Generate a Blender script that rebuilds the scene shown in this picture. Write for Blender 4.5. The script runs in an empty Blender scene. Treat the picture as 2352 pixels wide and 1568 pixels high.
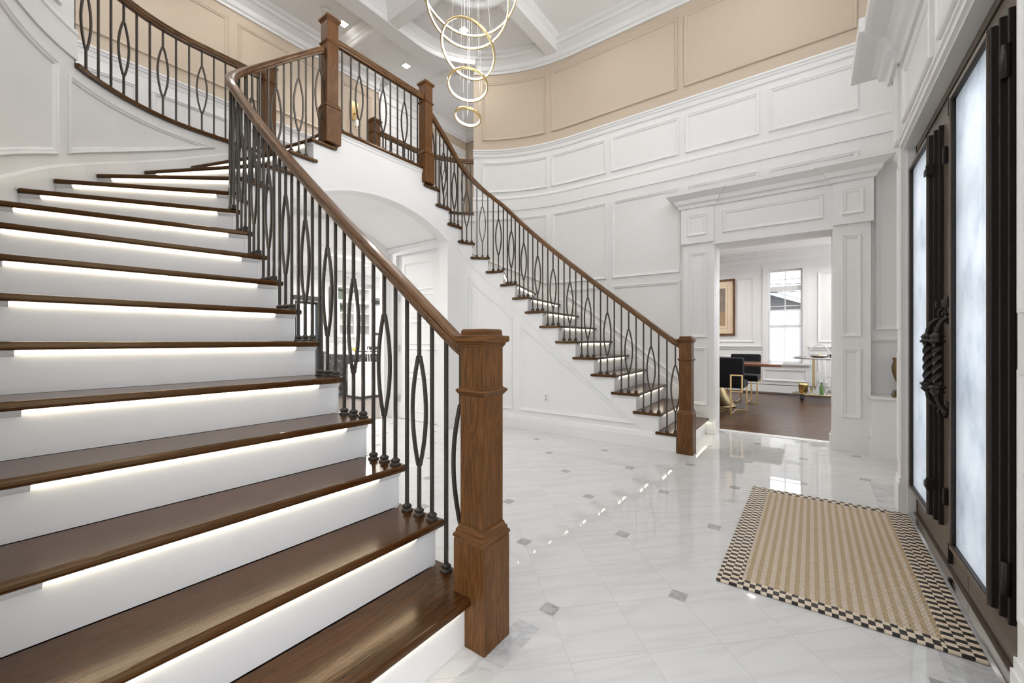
import bpy, math, random
from mathutils import Vector, Matrix
random.seed(7)
R=math.radians; PI=math.pi; sin=math.sin; cos=math.cos
SC=bpy.context.scene; COL=SC.collection
XM=2.787            # mirror axis of the double staircase
RZ=.188             # riser
HF=17*RZ            # upper floor level
ZC=5.70             # ceiling
# ------------------------------------------------------------------ node helper
class NT:
    def __init__(s,name):
        s.m=bpy.data.materials.new(name); s.m.use_nodes=True
        s.t=s.m.node_tree; s.t.nodes.clear()
        s.out=s.t.nodes.new('ShaderNodeOutputMaterial')
    def n(s,typ,**kw):
        nd=s.t.nodes.new(typ)
        for k,v in kw.items(): setattr(nd,k,v)
        return nd
    def put(s,sock,v):
        if isinstance(v,S): s.t.links.new(v.o,sock)
        elif isinstance(v,bpy.types.NodeSocket): s.t.links.new(v,sock)
        elif v is not None:
            if isinstance(v,(tuple,list)) and len(v)==3 and len(sock.default_value)==4: v=(*v,1)
            sock.default_value=v
    def math(s,op,a,b=None,c=None):
        nd=s.n('ShaderNodeMath',operation=op)
        s.put(nd.inputs[0],a)
        if b is not None: s.put(nd.inputs[1],b)
        if c is not None: s.put(nd.inputs[2],c)
        return S(s,nd.outputs[0])
    def coord(s,which='Object'):
        return S(s,s.n('ShaderNodeTexCoord').outputs[which])
    def world(s):
        return S(s,s.n('ShaderNodeNewGeometry').outputs['Position'])
    def sep(s,v):
        nd=s.n('ShaderNodeSeparateXYZ'); s.put(nd.inputs[0],v)
        return [S(s,o) for o in nd.outputs]
    def comb(s,x,y,z):
        nd=s.n('ShaderNodeCombineXYZ')
        for i,q in enumerate((x,y,z)): s.put(nd.inputs[i],q)
        return S(s,nd.outputs[0])
    def noise(s,v,scale=5,detail=4,rough=.5,dist=0):
        nd=s.n('ShaderNodeTexNoise'); s.put(nd.inputs['Vector'],v)
        s.put(nd.inputs['Scale'],scale); s.put(nd.inputs['Detail'],detail); s.put(nd.inputs['Roughness'],rough); s.put(nd.inputs['Distortion'],dist)
        return S(s,nd.outputs['Fac'])
    def wave(s,v,scale=5,dist=5,detail=3,dscale=1,typ='BANDS'):
        nd=s.n('ShaderNodeTexWave',wave_type=typ); s.put(nd.inputs['Vector'],v)
        for k,q in (('Scale',scale),('Distortion',dist),('Detail',detail),('Detail Scale',dscale)): s.put(nd.inputs[k],q)
        return S(s,nd.outputs['Fac'])
    def ramp(s,f,stops):
        nd=s.n('ShaderNodeValToRGB'); s.put(nd.inputs[0],f); e=nd.color_ramp.elements
        while len(e)<len(stops): e.new(.5)
        for q,(p,c) in zip(e,stops): q.position=p; q.color=(*c,1) if len(c)==3 else c
        return S(s,nd.outputs[0])
    def mix(s,f,a,b,mode='MIX'):
        nd=s.n('ShaderNodeMix',data_type='RGBA',blend_type=mode)
        s.put(nd.inputs[0],f); s.put(nd.inputs[6],a); s.put(nd.inputs[7],b)
        return S(s,nd.outputs[2])
    def bump(s,h,st=.1,d=.01):
        nd=s.n('ShaderNodeBump'); s.put(nd.inputs['Height'],h); nd.inputs['Strength'].default_value=st; nd.inputs['Distance'].default_value=d
        return S(s,nd.outputs[0])
    def bsdf(s,col,rough=.5,metal=0,spec=.5,coat=0,normal=None,trans=0,ior=1.45,sheen=0,emis=None,es=0,coatr=.05):
        nd=s.n('ShaderNodeBsdfPrincipled'); I=nd.inputs
        s.put(I['Base Color'],col); s.put(I['Roughness'],rough); s.put(I['Metallic'],metal); s.put(I['Specular IOR Level'],spec)
        s.put(I['Coat Weight'],coat); s.put(I['Coat Roughness'],coatr); s.put(I['Transmission Weight'],trans); s.put(I['IOR'],ior); s.put(I['Sheen Weight'],sheen)
        if normal is not None: s.put(I['Normal'],normal)
        if emis is not None: s.put(I['Emission Color'],emis); s.put(I['Emission Strength'],es)
        s.t.links.new(nd.outputs[0],s.out.inputs[0]); return s.m
    def emit(s,col,st):
        nd=s.n('ShaderNodeEmission'); s.put(nd.inputs[0],col); s.put(nd.inputs[1],st)
        s.t.links.new(nd.outputs[0],s.out.inputs[0]); return s.m
class S:
    def __init__(s,t,o): s.t=t; s.o=o
    def __add__(s,b): return s.t.math('ADD',s,b)
    def __radd__(s,b): return s.t.math('ADD',b,s)
    def __sub__(s,b): return s.t.math('SUBTRACT',s,b)
    def __rsub__(s,b): return s.t.math('SUBTRACT',b,s)
    def __mul__(s,b): return s.t.math('MULTIPLY',s,b)
    def __rmul__(s,b): return s.t.math('MULTIPLY',b,s)
    def __truediv__(s,b): return s.t.math('DIVIDE',s,b)
    def floor(s): return s.t.math('FLOOR',s)
    def fract(s): return s.t.math('FRACT',s)
    def abs(s): return s.t.math('ABSOLUTE',s)
    def lt(s,b): return s.t.math('LESS_THAN',s,b)
    def gt(s,b): return s.t.math('GREATER_THAN',s,b)
    def max(s,b): return s.t.math('MAXIMUM',s,b)
    def min(s,b): return s.t.math('MINIMUM',s,b)
M={}
def simple(name,col,rough=.5,**k):
    M[name]=NT(name).bsdf(col,rough,**k); return M[name]
simple('white_paint',(.80,.793,.782),.38)
simple('wall_white',(.79,.783,.77),.45)
simple('ceiling_white',(.90,.897,.888),.7)
simple('tan_paint',(.545,.45,.345),.6)
simple('gold',(.83,.62,.30),.22,metal=1)
simple('brass_dark',(.55,.43,.24),.3,metal=1)
simple('chrome',(.8,.8,.8),.12,metal=1)
simple('black_velvet',(.004,.0045,.007),.9,sheen=.08)
simple('black_metal',(.02,.02,.022),.4)
simple('dark_rod',(.03,.03,.025),.5)

simple('clear_glass',(.97,1,.98),.0,trans=1,ior=1.45)
simple('plastic_white',(.80,.80,.79),.35)
simple('bronze_vase',(.20,.13,.06),.35,metal=.8)
simple('vinyl_grey',(.36,.36,.37),.7)
simple('roof_shingle',(.30,.30,.31),.9)
simple('yellow',(.75,.50,.03),.5)
simple('green_glass',(.25,.5,.15),.1,trans=.7)
simple('plate_grey',(.45,.44,.42),.4)
simple('plate_green',(.10,.13,.09),.4)
simple('counter_white',(.75,.75,.74),.25)
simple('cream_mat',(.72,.58,.42),.7)
M['led']=NT('led').emit((1.0,.90,.70),10.5)
M['ring_led']=NT('ring_led').emit((1.0,.985,.955),50.0)
M['downlight_lens']=NT('downlight_lens').emit((1.0,.97,.92),14.0)
M['bulb']=NT('bulb').emit((1.0,.72,.36),14.0)
def thinglass():
    t=NT('glass'); a=t.n('ShaderNodeBsdfTransparent'); g=t.n('ShaderNodeBsdfGlossy'); g.inputs['Roughness'].default_value=.02
    f=t.n('ShaderNodeFresnel'); f.inputs[0].default_value=1.3
    m=t.n('ShaderNodeMixShader'); t.put(m.inputs[0],S(t,f.outputs[0])*.6)
    t.t.links.new(a.outputs[0],m.inputs[1]); t.t.links.new(g.outputs[0],m.inputs[2]); t.t.links.new(m.outputs[0],t.out.inputs[0]); M['glass']=t.m
    t=NT('glass_back'); a=t.n('ShaderNodeBsdfTransparent'); t.t.links.new(a.outputs[0],t.out.inputs[0]); M['glass_back']=t.m
thinglass()
def blindmat():
    t=NT('blind_fabric'); a=t.n('ShaderNodeBsdfDiffuse'); a.inputs[0].default_value=(.9,.9,.91,1)
    b=t.n('ShaderNodeBsdfTranslucent'); b.inputs[0].default_value=(.96,.96,.97,1)
    m=t.n('ShaderNodeMixShader'); m.inputs[0].default_value=.8
    t.t.links.new(a.outputs[0],m.inputs[1]); t.t.links.new(b.outputs[0],m.inputs[2]); t.t.links.new(m.outputs[0],t.out.inputs[0]); M['blind_fabric']=t.m
blindmat()
def iron():
    t=NT('wrought_iron'); n=t.noise(t.coord(),60,3)
    M['iron']=t.bsdf(t.ramp(n,[(0,(.048,.040,.033)),(1,(.088,.076,.065))]),.34,metal=.55,spec=.6)
    t=NT('door_bronze'); n=t.noise(t.coord(),30,4)
    M['door_bronze']=t.bsdf(t.ramp(n,[(.2,(.115,.085,.062)),(.8,(.15,.112,.083))]),.36,metal=.3)
    t=NT('door_black'); M['door_black']=t.bsdf((.018,.014,.012),.35,metal=.3)
iron()
def wood(name,dark,mid,light,rough,coat=0,scale=1.0,contrast=1.0,tint=None,spec=.32):
    t=NT(name)
    uv=S(t,t.n('ShaderNodeUVMap').outputs[0]); x,y,z=t.sep(uv)
    rnd=S(t,t.n('ShaderNodeObjectInfo').outputs['Random'])
    v=t.comb(x*1.0+rnd*17.0,y*8*scale+rnd*9.0,rnd*5.0)
    big=t.noise(v,1.6,3,.5,.6)
    rings=(big*9.0+y*14.0).fract(); rings=(rings-.5).abs()*2.0
    pv=t.comb(x*6.0+rnd*3.0,y*260*scale,rnd*5.0)
    pores=t.noise(pv,1.0,2,.6)
    tone=t.noise(t.comb(x*.8+rnd*31.0,y*4.0,0.0),2.0,2)
    f=rings*.42+tone*.58
    col=t.ramp(f,[(.15,dark),(.5,mid),(.9,light)])
    col=t.mix((pores.lt(.42))*(.55*contrast),col,tuple(c*.45 for c in dark))
    bmp=t.bump(pores*.6+rings*.4,.12,.002)
    M[name]=t.bsdf(col,rough,normal=bmp,coat=coat,coatr=.15,spec=spec)
    if tint:
        for nd in t.t.nodes:
            if nd.type=='BSDF_PRINCIPLED': nd.inputs['Specular Tint'].default_value=(*tint,1)
wood('oak_stain',(.084,.033,.008),(.136,.056,.016),(.194,.088,.028),.42,coat=.0)
wood('rail_wood',(.070,.030,.010),(.155,.075,.030),(.260,.140,.065),.34,coat=.2,contrast=1.5)
wood('tread_wood',(.044,.015,.004),(.062,.022,.006),(.086,.033,.010),.21,coat=.05,contrast=.8,tint=(1.0,.74,.42),spec=.6)
wood('table_wood',(.16,.05,.02),(.26,.09,.035),(.34,.13,.055),.12,coat=.6)
def marble():
    t=NT('marble_floor'); p=t.world(); x,y,z=t.sep(p)
    q=.7071/.2936
    a=(x+y)*q; b=(x-y)*q
    a0=(1.495+.894)*q; b0=(1.495-.894)*q
    a=a-(a0%2)+40.0; b=b-(b0%2)+40.0
    ia=a.floor(); ib=b.floor()
    da=((a+.5).fract()-.5).abs(); db=((b+.5).fract()-.5).abs()
    grout=(da.min(db)).lt(.0065)
    # diamonds where both even
    ea=((a+1.0)/2.0).fract()*2.0-1.0; eb=((b+1.0)/2.0).fract()*2.0-1.0
    m=(ea.abs()+eb.abs())
    dot=m.lt(.166*.85*2**.5*.72+.0)
    dotg=(m-.166).abs().lt(.011)
    dot=m.lt(.166)
    # border strips of veined marble along the walls and stairs
    bord=(y.lt(-.37)*x.lt(4.34)).max((y.gt(.862)*y.lt(.965))*(x.lt(1.37)))
    wn=t.n('ShaderNodeTexWhiteNoise',noise_dimensions='2D'); t.put(wn.inputs['Vector'],t.comb(ia,ib,0.0))
    r=S(t,wn.outputs['Value'])
    u_=(x-y)*.7071; w_=(x+y)*.7071
    pv=t.comb(u_*1.1+r*37.0,w_*9.0+r*11.0,r*7.0)
    v1=t.noise(pv,1.0,4,.55,.35)
    vein=((v1-.5).abs()*6.0).min(1.0)
    col=t.ramp(vein,[(0,(.60,.597,.588)),(.3,(.645,.642,.632)),(1,(.66,.657,.647))])
    col=t.mix((r-.5)*.16+.08,col,(.605,.602,.595))
    v2=t.noise(t.comb(x*3.0,y*3.0,z),2.2,8,.65,1.4)
    cv=((v2-.5).abs()*6.0).min(1.0)
    car=t.ramp(cv,[(0,(.46,.46,.463)),(.35,(.55,.55,.55)),(1,(.60,.60,.596))])
    dcol=t.ramp(cv,[(0,(.33,.325,.315)),(.5,(.42,.415,.40)),(1,(.46,.455,.44))])
    col=t.mix(bord,col,car)
    g=grout.max(dotg)
    col=t.mix(dot*(1.0-bord),col,dcol)
    col=t.mix(g*(1.0-bord)*.55,col,(.50,.49,.47))
    M['marble']=t.bsdf(col,.025,spec=.5,normal=t.bump(1.0-g*(1.0-bord),.15,.002))
marble()
def planks(nm,grey):
    t=NT(nm); x,y,z=t.sep(t.world())
    w=.13; ix=(x/w).floor(); fx=(x/w).fract()
    wn=t.n('ShaderNodeTexWhiteNoise',noise_dimensions='1D'); t.put(wn.inputs['W'],ix); r=S(t,wn.outputs['Value'])
    yy=y/1.3+r*7.0; iy=yy.floor()
    w2=t.n('ShaderNodeTexWhiteNoise',noise_dimensions='2D'); t.put(w2.inputs['Vector'],t.comb(ix,iy,0.0)); r2=S(t,w2.outputs['Value'])
    g=t.noise(t.comb(x*40.0,y*3.0,r2*9.0),1.5,4,.6)
    f=g*.6+r2*.4
    col=t.ramp(f,[(.2,(.042,.0165,.0075)),(.55,(.078,.032,.0145)),(.85,(.112,.050,.023))])
    seam=(fx.lt(.02)).max(yy.fract().lt(.004))
    col=t.mix(seam*.8,col,(.015,.006,.003))
    M[nm]=t.bsdf(t.mix(grey,col,(.13,.115,.10)),.30,normal=t.bump(g,.08,.002))
planks('planks',0.0); planks('planks_grey',.75)
def rugmats():
    t=NT('sisal_stripes'); x,y,z=t.sep(t.world())
    s=(y/.0372+.25).fract()
    st=t.ramp(s,[(.0,(.74,.63,.52)),(.42,(.74,.63,.52)),(.5,(.56,.43,.275)),(.92,(.56,.43,.275)),(1,(.74,.63,.52))])
    wx=(x/.0135).fract()-.5; wy=(y/.0135+ (x/.0135).floor()*.5).fract()-.5
    wv=(wx*wx+wy*wy)*4.0
    n=t.noise(t.comb(x*180.0,y*180.0,0.0),1.0,3,.7)
    col=t.mix((wv*.16).min(.3),st,(.34,.24,.12))
    col=t.mix(n*.22,col,(.68,.56,.41),'MULTIPLY')
    M['sisal']=t.bsdf(col,.95,normal=t.bump(1.0-wv+n*.5,.8,.004))
    t=NT('check_border'); x,y,z=t.sep(t.world())
    lng=(y.gt(.262)).max(y.lt(-.397))
    cx=lng*(-.0115)+.0345; cy=lng*.0110+.0228
    k=((x/cx).floor()+((y+.5)/cy).floor())/2.0
    f=(k.fract()).gt(.25)
    n=t.noise(t.comb(x*70.0,y*12.0,0.0),1.0,3,.6)
    blk=t.ramp(n,[(.5,(.016,.012,.011)),(.75,(.10,.08,.065))])
    wht=t.ramp(n,[(.2,(.66,.54,.40)),(.7,(.72,.61,.47))])
    M['check']=t.bsdf(t.mix(f,wht,blk),.5)
rugmats()
def obscure():
    t=NT('obscure_glass'); x,y,z=t.sep(t.world())
    n=t.noise(t.comb(x*90.0,y*90.0,z*40.0),1.0,3,.65)
    n2=t.noise(t.comb(x*4.0,y*3.0,z*3.0),1.2,4,.55)
    tint=t.ramp(n2,[(.32,(.50,.56,.63)),(.48,(.70,.75,.81)),(.66,(.80,.83,.87))])
    b=t.n('ShaderNodeBsdfRefraction'); b.inputs['Roughness'].default_value=.30; b.inputs['IOR'].default_value=1.12; t.put(b.inputs[0],tint); t.put(b.inputs[3],t.bump(n,.6,.01))
    g=t.n('ShaderNodeBsdfGlossy'); g.inputs['Roughness'].default_value=.25; g.inputs[0].default_value=(.8,.8,.8,1)
    d=t.n('ShaderNodeBsdfTranslucent'); t.put(d.inputs[0],tint); t.put(d.inputs[1],t.bump(n,.8,.01))
    m1=t.n('ShaderNodeMixShader'); m1.inputs[0].default_value=.88
    t.t.links.new(b.outputs[0],m1.inputs[1]); t.t.links.new(d.outputs[0],m1.inputs[2])
    m2=t.n('ShaderNodeMixShader'); m2.inputs[0].default_value=.04
    t.t.links.new(m1.outputs[0],m2.inputs[1]); t.t.links.new(g.outputs[0],m2.inputs[2])
    t.t.links.new(m2.outputs[0],t.out.inputs[0]); M['obscure']=t.m
obscure()
def darkmarble():
    t=NT('dark_marble'); p=t.coord(); n=t.noise(p,3.0,8,.65,1.5); v=((n-.5).abs()*18.0).min(1.0)
    M['dark_marble']=t.bsdf(t.ramp(v,[(0,(.35,.34,.33)),(.25,(.02,.021,.023)),(1,(.012,.013,.015))]),.2)
    t=NT('splash_marble'); n=t.noise(t.world(),2.0,8,.6,1.2); v=((n-.5).abs()*14.0).min(1.0)
    M['splash']=t.bsdf(t.ramp(v,[(0,(.45,.45,.45)),(.3,(.72,.72,.71)),(1,(.76,.76,.75))]),.25)
    t=NT('siding'); x,y,z=t.sep(t.world()); s=(z/.16).fract()
    M['siding']=t.bsdf(t.ramp(s,[(0,(.14,.14,.15)),(.12,(.26,.26,.27)),(1,(.32,.32,.33))]),.8)
    t=NT('art_print'); x,y,z=t.sep(t.coord('Generated')); y=y*1.0
    n=t.noise(t.comb(y*14.0,z*10.0,0.0),1.5,5,.6)
    arcs=t.noise(t.comb((y-.5).abs()*9.0,z*3.0-(y-.5)*(y-.5)*4.0,0.0),1.2,3,.6,.8)
    crowd=t.noise(t.comb(y*60.0,z*60.0,0.0),1.0,2,.5)
    up=t.ramp(arcs*.6+n*.4,[(.25,(.11,.10,.11)),(.5,(.22,.18,.15)),(.8,(.42,.30,.17))])
    lo=t.ramp(crowd,[(.4,(.14,.09,.045)),(.6,(.55,.40,.23))])
    M['art']=t.bsdf(t.mix(z.lt(.36),up,lo),.5)
darkmarble()
# ------------------------------------------------------------------ mesh helper
class MB:
    def __init__(s): s.v=[]; s.f=[]; s.uv={}; s.sm=set()
    def add(s,v,f,smooth=False,uvs=None):
        b=len(s.v); s.v+= [tuple(q) for q in v]
        for i,q in enumerate(f):
            if smooth: s.sm.add(len(s.f))
            if uvs is not None: s.uv[len(s.f)]=uvs[i]
            s.f.append(tuple(b+j for j in q))
        return s
    def box(s,x0,x1,y0,y1,z0,z1):
        x0,x1=min(x0,x1),max(x0,x1); y0,y1=min(y0,y1),max(y0,y1); z0,z1=min(z0,z1),max(z0,z1)
        v=[(x,y,z) for z in (z0,z1) for y in (y0,y1) for x in (x0,x1)]
        return s.add(v,[(0,2,3,1),(4,5,7,6),(0,1,5,4),(1,3,7,5),(3,2,6,7),(2,0,4,6)])
    def obox(s,c,d,rz=0,rx=0,ry=0):
        m=Matrix.Translation(c)@Matrix.Rotation(rz,4,'Z')@Matrix.Rotation(ry,4,'Y')@Matrix.Rotation(rx,4,'X')
        h=[q/2 for q in d]
        v=[m@Vector((x,y,z)) for z in (-h[2],h[2]) for y in (-h[1],h[1]) for x in (-h[0],h[0])]
        return s.add(v,[(0,2,3,1),(4,5,7,6),(0,1,5,4),(1,3,7,5),(3,2,6,7),(2,0,4,6)])
    def frust(s,c,a0,a1,z0,z1):   # square frustum about c=(x,y), half sizes
        v=[]
        for a,z in ((a0,z0),(a1,z1)):
            v+=[(c[0]+i*a,c[1]+j*a,z) for i,j in ((-1,-1),(1,-1),(1,1),(-1,1))]
        return s.add(v,[(3,2,1,0),(4,5,6,7)]+[(i,(i+1)%4,4+(i+1)%4,4+i) for i in range(4)])
    def stack(s,c,pr):            # square lathe: list of (half,z)
        n=len(pr); v=[]
        for a,z in pr: v+=[(c[0]+i*a,c[1]+j*a,z) for i,j in ((-1,-1),(1,-1),(1,1),(-1,1))]
        f=[(3,2,1,0),tuple(4*(n-1)+i for i in range(4))]
        for k in range(n-1): f+=[(4*k+i,4*k+(i+1)%4,4*k+4+(i+1)%4,4*k+4+i) for i in range(4)]
        return s.add(v,f)
    def lathe(s,c,pr,n=24,smooth=True,m=None):
        v=[]
        for r,z in pr:
            for i in range(n):
                a=2*PI*i/n; q=Vector((r*cos(a),r*sin(a),z))
                if m: q=m@q
                v.append((c[0]+q.x,c[1]+q.y,c[2]+q.z))
        f=[]; k=len(pr)
        for j in range(k-1): f+=[(j*n+i,j*n+(i+1)%n,(j+1)*n+(i+1)%n,(j+1)*n+i) for i in range(n)]
        s.add(v,f,smooth)
        b=len(s.v)-len(v)
        if pr[0][0]>1e-6: s.f.append(tuple(b+i for i in reversed(range(n))))
        if pr[-1][0]>1e-6: s.f.append(tuple(b+(k-1)*n+i for i in range(n)))
        return s
    def tube(s,pts,r,n=8,cap=True,sq=False):
        pts=[Vector(p) for p in pts]; v=[]; L=len(pts)
        rr=r if isinstance(r,(list,tuple)) else [r]*L
        prev=None
        for i,p in enumerate(pts):
            t=(pts[min(i+1,L-1)]-pts[max(i-1,0)]).normalized()
            if prev is None:
                a=Vector((1,0,0)) if abs(t.x)<.8 else Vector((0,1,0))
                u=(a-t*a.dot(t)).normalized()
            else: u=(prev-t*prev.dot(t)).normalized()
            prev=u; w=t.cross(u)
            for k in range(n):
                a=2*PI*k/n+(PI/4 if sq else 0)
                v.append(p+(u*cos(a)+w*sin(a))*rr[i]*(2**.5 if sq else 1))
        f=[]
        for i in range(L-1): f+=[(i*n+k,i*n+(k+1)%n,(i+1)*n+(k+1)%n,(i+1)*n+k) for k in range(n)]
        if cap: f+=[tuple(reversed(range(n))),tuple((L-1)*n+k for k in range(n))]
        return s.add(v,f,not sq)
    def sweep(s,pts,prof,closed=False,cap=True,smooth=False,uv=False,zdir=1):
        """prof: list of (lateral,z) ; lateral positive to the LEFT of the direction of travel; section kept vertical"""
        pts=[Vector(p) for p in pts]; L=len(pts); n=len(prof); v=[]; acc=0; ln=[]
        for i,p in enumerate(pts):
            if closed: a=pts[(i-1)%L]; b=pts[(i+1)%L]
            else: a=pts[max(i-1,0)]; b=pts[min(i+1,L-1)]
            d1=Vector(((p-a).x,(p-a).y)); d2=Vector(((b-p).x,(b-p).y))
            if d1.length<1e-7: d1=d2
            if d2.length<1e-7: d2=d1
            d1.normalize(); d2.normalize(); t=(d1+d2).normalized()
            k=1/max(.35,t.dot(d1))
            nx,ny=-t.y*k,t.x*k
            if i>0: acc+=(p-pts[i-1]).length
            ln.append(acc)
            for (l,z) in prof: v.append((p.x+nx*l,p.y+ny*l,p.z+z))
        per=[0]
        for k in range(n): per.append(per[-1]+math.hypot(prof[(k+1)%n][0]-prof[k][0],prof[(k+1)%n][1]-prof[k][1]))
        f=[]; uvs=[]
        m=L if closed else L-1
        for i in range(m):
            j=(i+1)%L
            for k in range(n):
                f.append((i*n+k,j*n+k,j*n+(k+1)%n,i*n+(k+1)%n))
                uvs.append([(ln[i],per[k]),(ln[j],per[k]),(ln[j],per[k+1]),(ln[i],per[k+1])])
        s.add(v,f,smooth,uvs if uv else None)
        if cap and not closed:
            b=len(s.v)-len(v)
            s.f.append(tuple(b+k for k in range(n))); s.f.append(tuple(b+(L-1)*n+k for k in reversed(range(n))))
        return s
    def ribbon(s,pts,z0,z1,th):
        """vertical wall slab along pts, thickness th to the LEFT; z0,z1 numbers or per-point lists"""
        L=len(pts); Z0=z0 if isinstance(z0,(list,tuple)) else [z0]*L; Z1=z1 if isinstance(z1,(list,tuple)) else [z1]*L
        v=[]
        for i,p in enumerate(pts):
            a=pts[max(i-1,0)]; b=pts[min(i+1,L-1)]
            t=Vector((b[0]-a[0],b[1]-a[1])).normalized(); nx,ny=-t.y*th,t.x*th
            v+=[(p[0],p[1],Z0[i]),(p[0],p[1],Z1[i]),(p[0]+nx,p[1]+ny,Z1[i]),(p[0]+nx,p[1]+ny,Z0[i])]
        f=[]
        for i in range(L-1): f+=[(4*i+k,4*i+4+k,4*i+4+(k+1)%4,4*i+(k+1)%4) for k in range(4)]
        f+=[(0,1,2,3),tuple(4*(L-1)+k for k in (3,2,1,0))]
        return s.add(v,f)
    def poly(s,pts,z0,z1):
        n=len(pts)
        return s.add([(p[0],p[1],z0) for p in pts]+[(p[0],p[1],z1) for p in pts],
            [tuple(reversed(range(n))),tuple(range(n,2*n))]+[(i,(i+1)%n,n+(i+1)%n,n+i) for i in range(n)])
    def frame(s,mp,poly,prof=None,sub=10):
        """raised moulding along a convex polygon in (a,b) plane, mp(a,b,out)->xyz ; polygon counter-clockwise"""
        prof=prof or FR
        n=len(poly); loops=[]
        for w,h in prof:
            ins=[]
            for i in range(n):
                p0=Vector(poly[i-1]); p=Vector(poly[i]); p1=Vector(poly[(i+1)%n])
                d1=(p-p0).normalized(); d2=(p1-p).normalized()
                n1=Vector((-d1.y,d1.x)); n2=Vector((-d2.y,d2.x)); b=(n1+n2); b=b/max(.12,b.dot(n1))
                ins.append(p+b*w)
            lp=[]
            for i in range(n):
                for k in range(sub): lp.append((ins[i].lerp(ins[(i+1)%n],k/sub),h))
            loops.append(lp)
        m=n*sub; v=[mp(q.x,q.y,h) for lp in loops for q,h in lp]; f=[]
        for j in range(len(loops)-1): f+=[(j*m+i,j*m+(i+1)%m,(j+1)*m+(i+1)%m,(j+1)*m+i) for i in range(m)]
        return s.add(v,f)
    def build(s,name,mat,parent=None,grain=None,loc=None,bevel=0,bseg=2,smooth=False,auto=None):
        me=bpy.data.meshes.new(name)
        off=Vector(loc) if loc else Vector((0,0,0))
        if loc: vv=[tuple(Vector(q)-off) for q in s.v]
        else: vv=s.v
        me.from_pydata(vv,[],s.f); me.validate(verbose=False)
        fl=len(me.polygons)==len(s.f)
        if grain is not None or s.uv:
            hz=(grain=='h'); g=Vector((0,0,1) if hz or not grain else grain).normalized(); ul=me.uv_layers.new(name='UVMap')
            for p in me.polygons:
                if fl and p.index in s.uv and grain is None:
                    for li,q in zip(p.loop_indices,s.uv[p.index]): ul.data[li].uv=q
                else:
                    if hz:
                        g=Vector((0,0,1)).cross(p.normal)
                        g=g.normalized() if g.length>1e-3 else Vector((1,0,0))
                    w=p.normal.cross(g)
                    if w.length<1e-4: w=Vector((1,0,0)) if abs(g.x)<.9 else Vector((0,1,0))
                    w.normalize()
                    for li in p.loop_indices:
                        co=me.vertices[me.loops[li].vertex_index].co
                        ul.data[li].uv=(co.dot(g),co.dot(w)+p.normal.x*3.1+p.normal.y*1.7)
        if smooth: me.shade_smooth()
        elif s.sm and fl:
            for i in s.sm: me.polygons[i].use_smooth=True
        if mat: me.materials.append(M[mat] if isinstance(mat,str) else mat)
        import bmesh
        bm=bmesh.new(); bm.from_mesh(me); bmesh.ops.recalc_face_normals(bm,faces=bm.faces); bm.to_mesh(me); bm.free()
        o=bpy.data.objects.new(name,me); COL.objects.link(o)
        if parent is not None: o.parent=parent
        w=Vector((0,0,0)); q=parent
        while q is not None: w+=Vector(q.location); q=q.parent
        o.location=off-w
        if bevel:
            b=o.modifiers.new('bevel','BEVEL'); b.width=bevel; b.segments=bseg; b.limit_method='ANGLE'; b.angle_limit=R(40); b.harden_normals=False
        return o
FR=[(0,0),(0,.016),(.008,.021),(.020,.014),(.032,.012),(.038,.005),(.042,0)]
def thing(name,label,cat,loc=(0,0,0),group=None):
    o=bpy.data.objects.new(name,None); COL.objects.link(o); o.location=loc; o.empty_display_size=.1
    o['label']=label; o['category']=cat
    if group: o['group']=group
    return o
def tag(o,label,cat,group=None):
    o['label']=label; o['category']=cat
    if group: o['group']=group
    return o
def struct(o,label=None,cat=None):
    o['kind']='structure'
    if label: o['label']=label
    if cat: o['category']=cat
    return o
# ------------------------------------------------------------------ plan curves (left stair; the right one is its mirror image)
class Path:
    def __init__(s,pts,s0=0.0):
        s.p=[Vector((q[0],q[1])) for q in pts]; s.s=[s0]
        for a,b in zip(s.p,s.p[1:]): s.s.append(s.s[-1]+(b-a).length)
    def at(s,t):
        if t<=s.s[0]: i=0
        elif t>=s.s[-1]: i=len(s.p)-2
        else:
            lo,hi=0,len(s.s)-1
            while hi-lo>1:
                m=(lo+hi)//2
                if s.s[m]<=t: lo=m
                else: hi=m
            i=lo
        k=(t-s.s[i])/(s.s[i+1]-s.s[i]); return s.p[i].lerp(s.p[i+1],k)
    def tan(s,t,e=.02): return (s.at(t+e)-s.at(t-e)).normalized()
    def nor(s,t,e=.02):       # to the right of travel
        d=s.tan(t,e); return Vector((d.y,-d.x))
    def near(s,q):
        best=min(range(len(s.p)),key=lambda i:(s.p[i]-Vector(q)).length); return s.s[best]
    def seg(s,a,b,n): return [s.at(a+(b-a)*i/n) for i in range(n+1)]
CI=(1.645,3.322); RI=.40
def inner(o):
    pts=[(1.245-o,.6+.05*i) for i in range(55)]
    pts=[p for p in pts if p[1]<3.30]+[(1.245-o,3.322)]
    r=RI+o
    pts+=[(CI[0]-r*cos(a*PI/80),CI[1]+r*sin(a*PI/80)) for a in range(1,41)]
    pts+=[(CI[0]+.05*i,CI[1]+r) for i in range(1,24)]
    return Path(pts,pts[0][1])
NOS=[1.005,1.255,1.495,1.742,1.987,2.22,2.454,2.68,2.899,3.10,3.295,3.50,3.70,3.89,4.08,4.28,4.475]
IN0=inner(0)
def ins(s,o):    # arclength on the nosing-edge line -> arclength on the offset line
    if s<=3.322: return s
    q=RI*PI/2; r=(RI+o)
    if s<=3.322+q: return 3.322+(s-3.322)*r/RI
    return 3.322+r*PI/2+(s-3.322-q)
OX=.025
opts=[(OX,-1.2+.1*i) for i in range(41)]+[(OX,2.9)]
opts+=[(1.45-1.425*cos(a*PI/120),2.9+1.97*sin(a*PI/120)) for a in range(1,61)]
opts+=[(1.45+.05*i,4.87) for i in range(1,16)]
OUT=Path(opts,-1.2)
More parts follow.
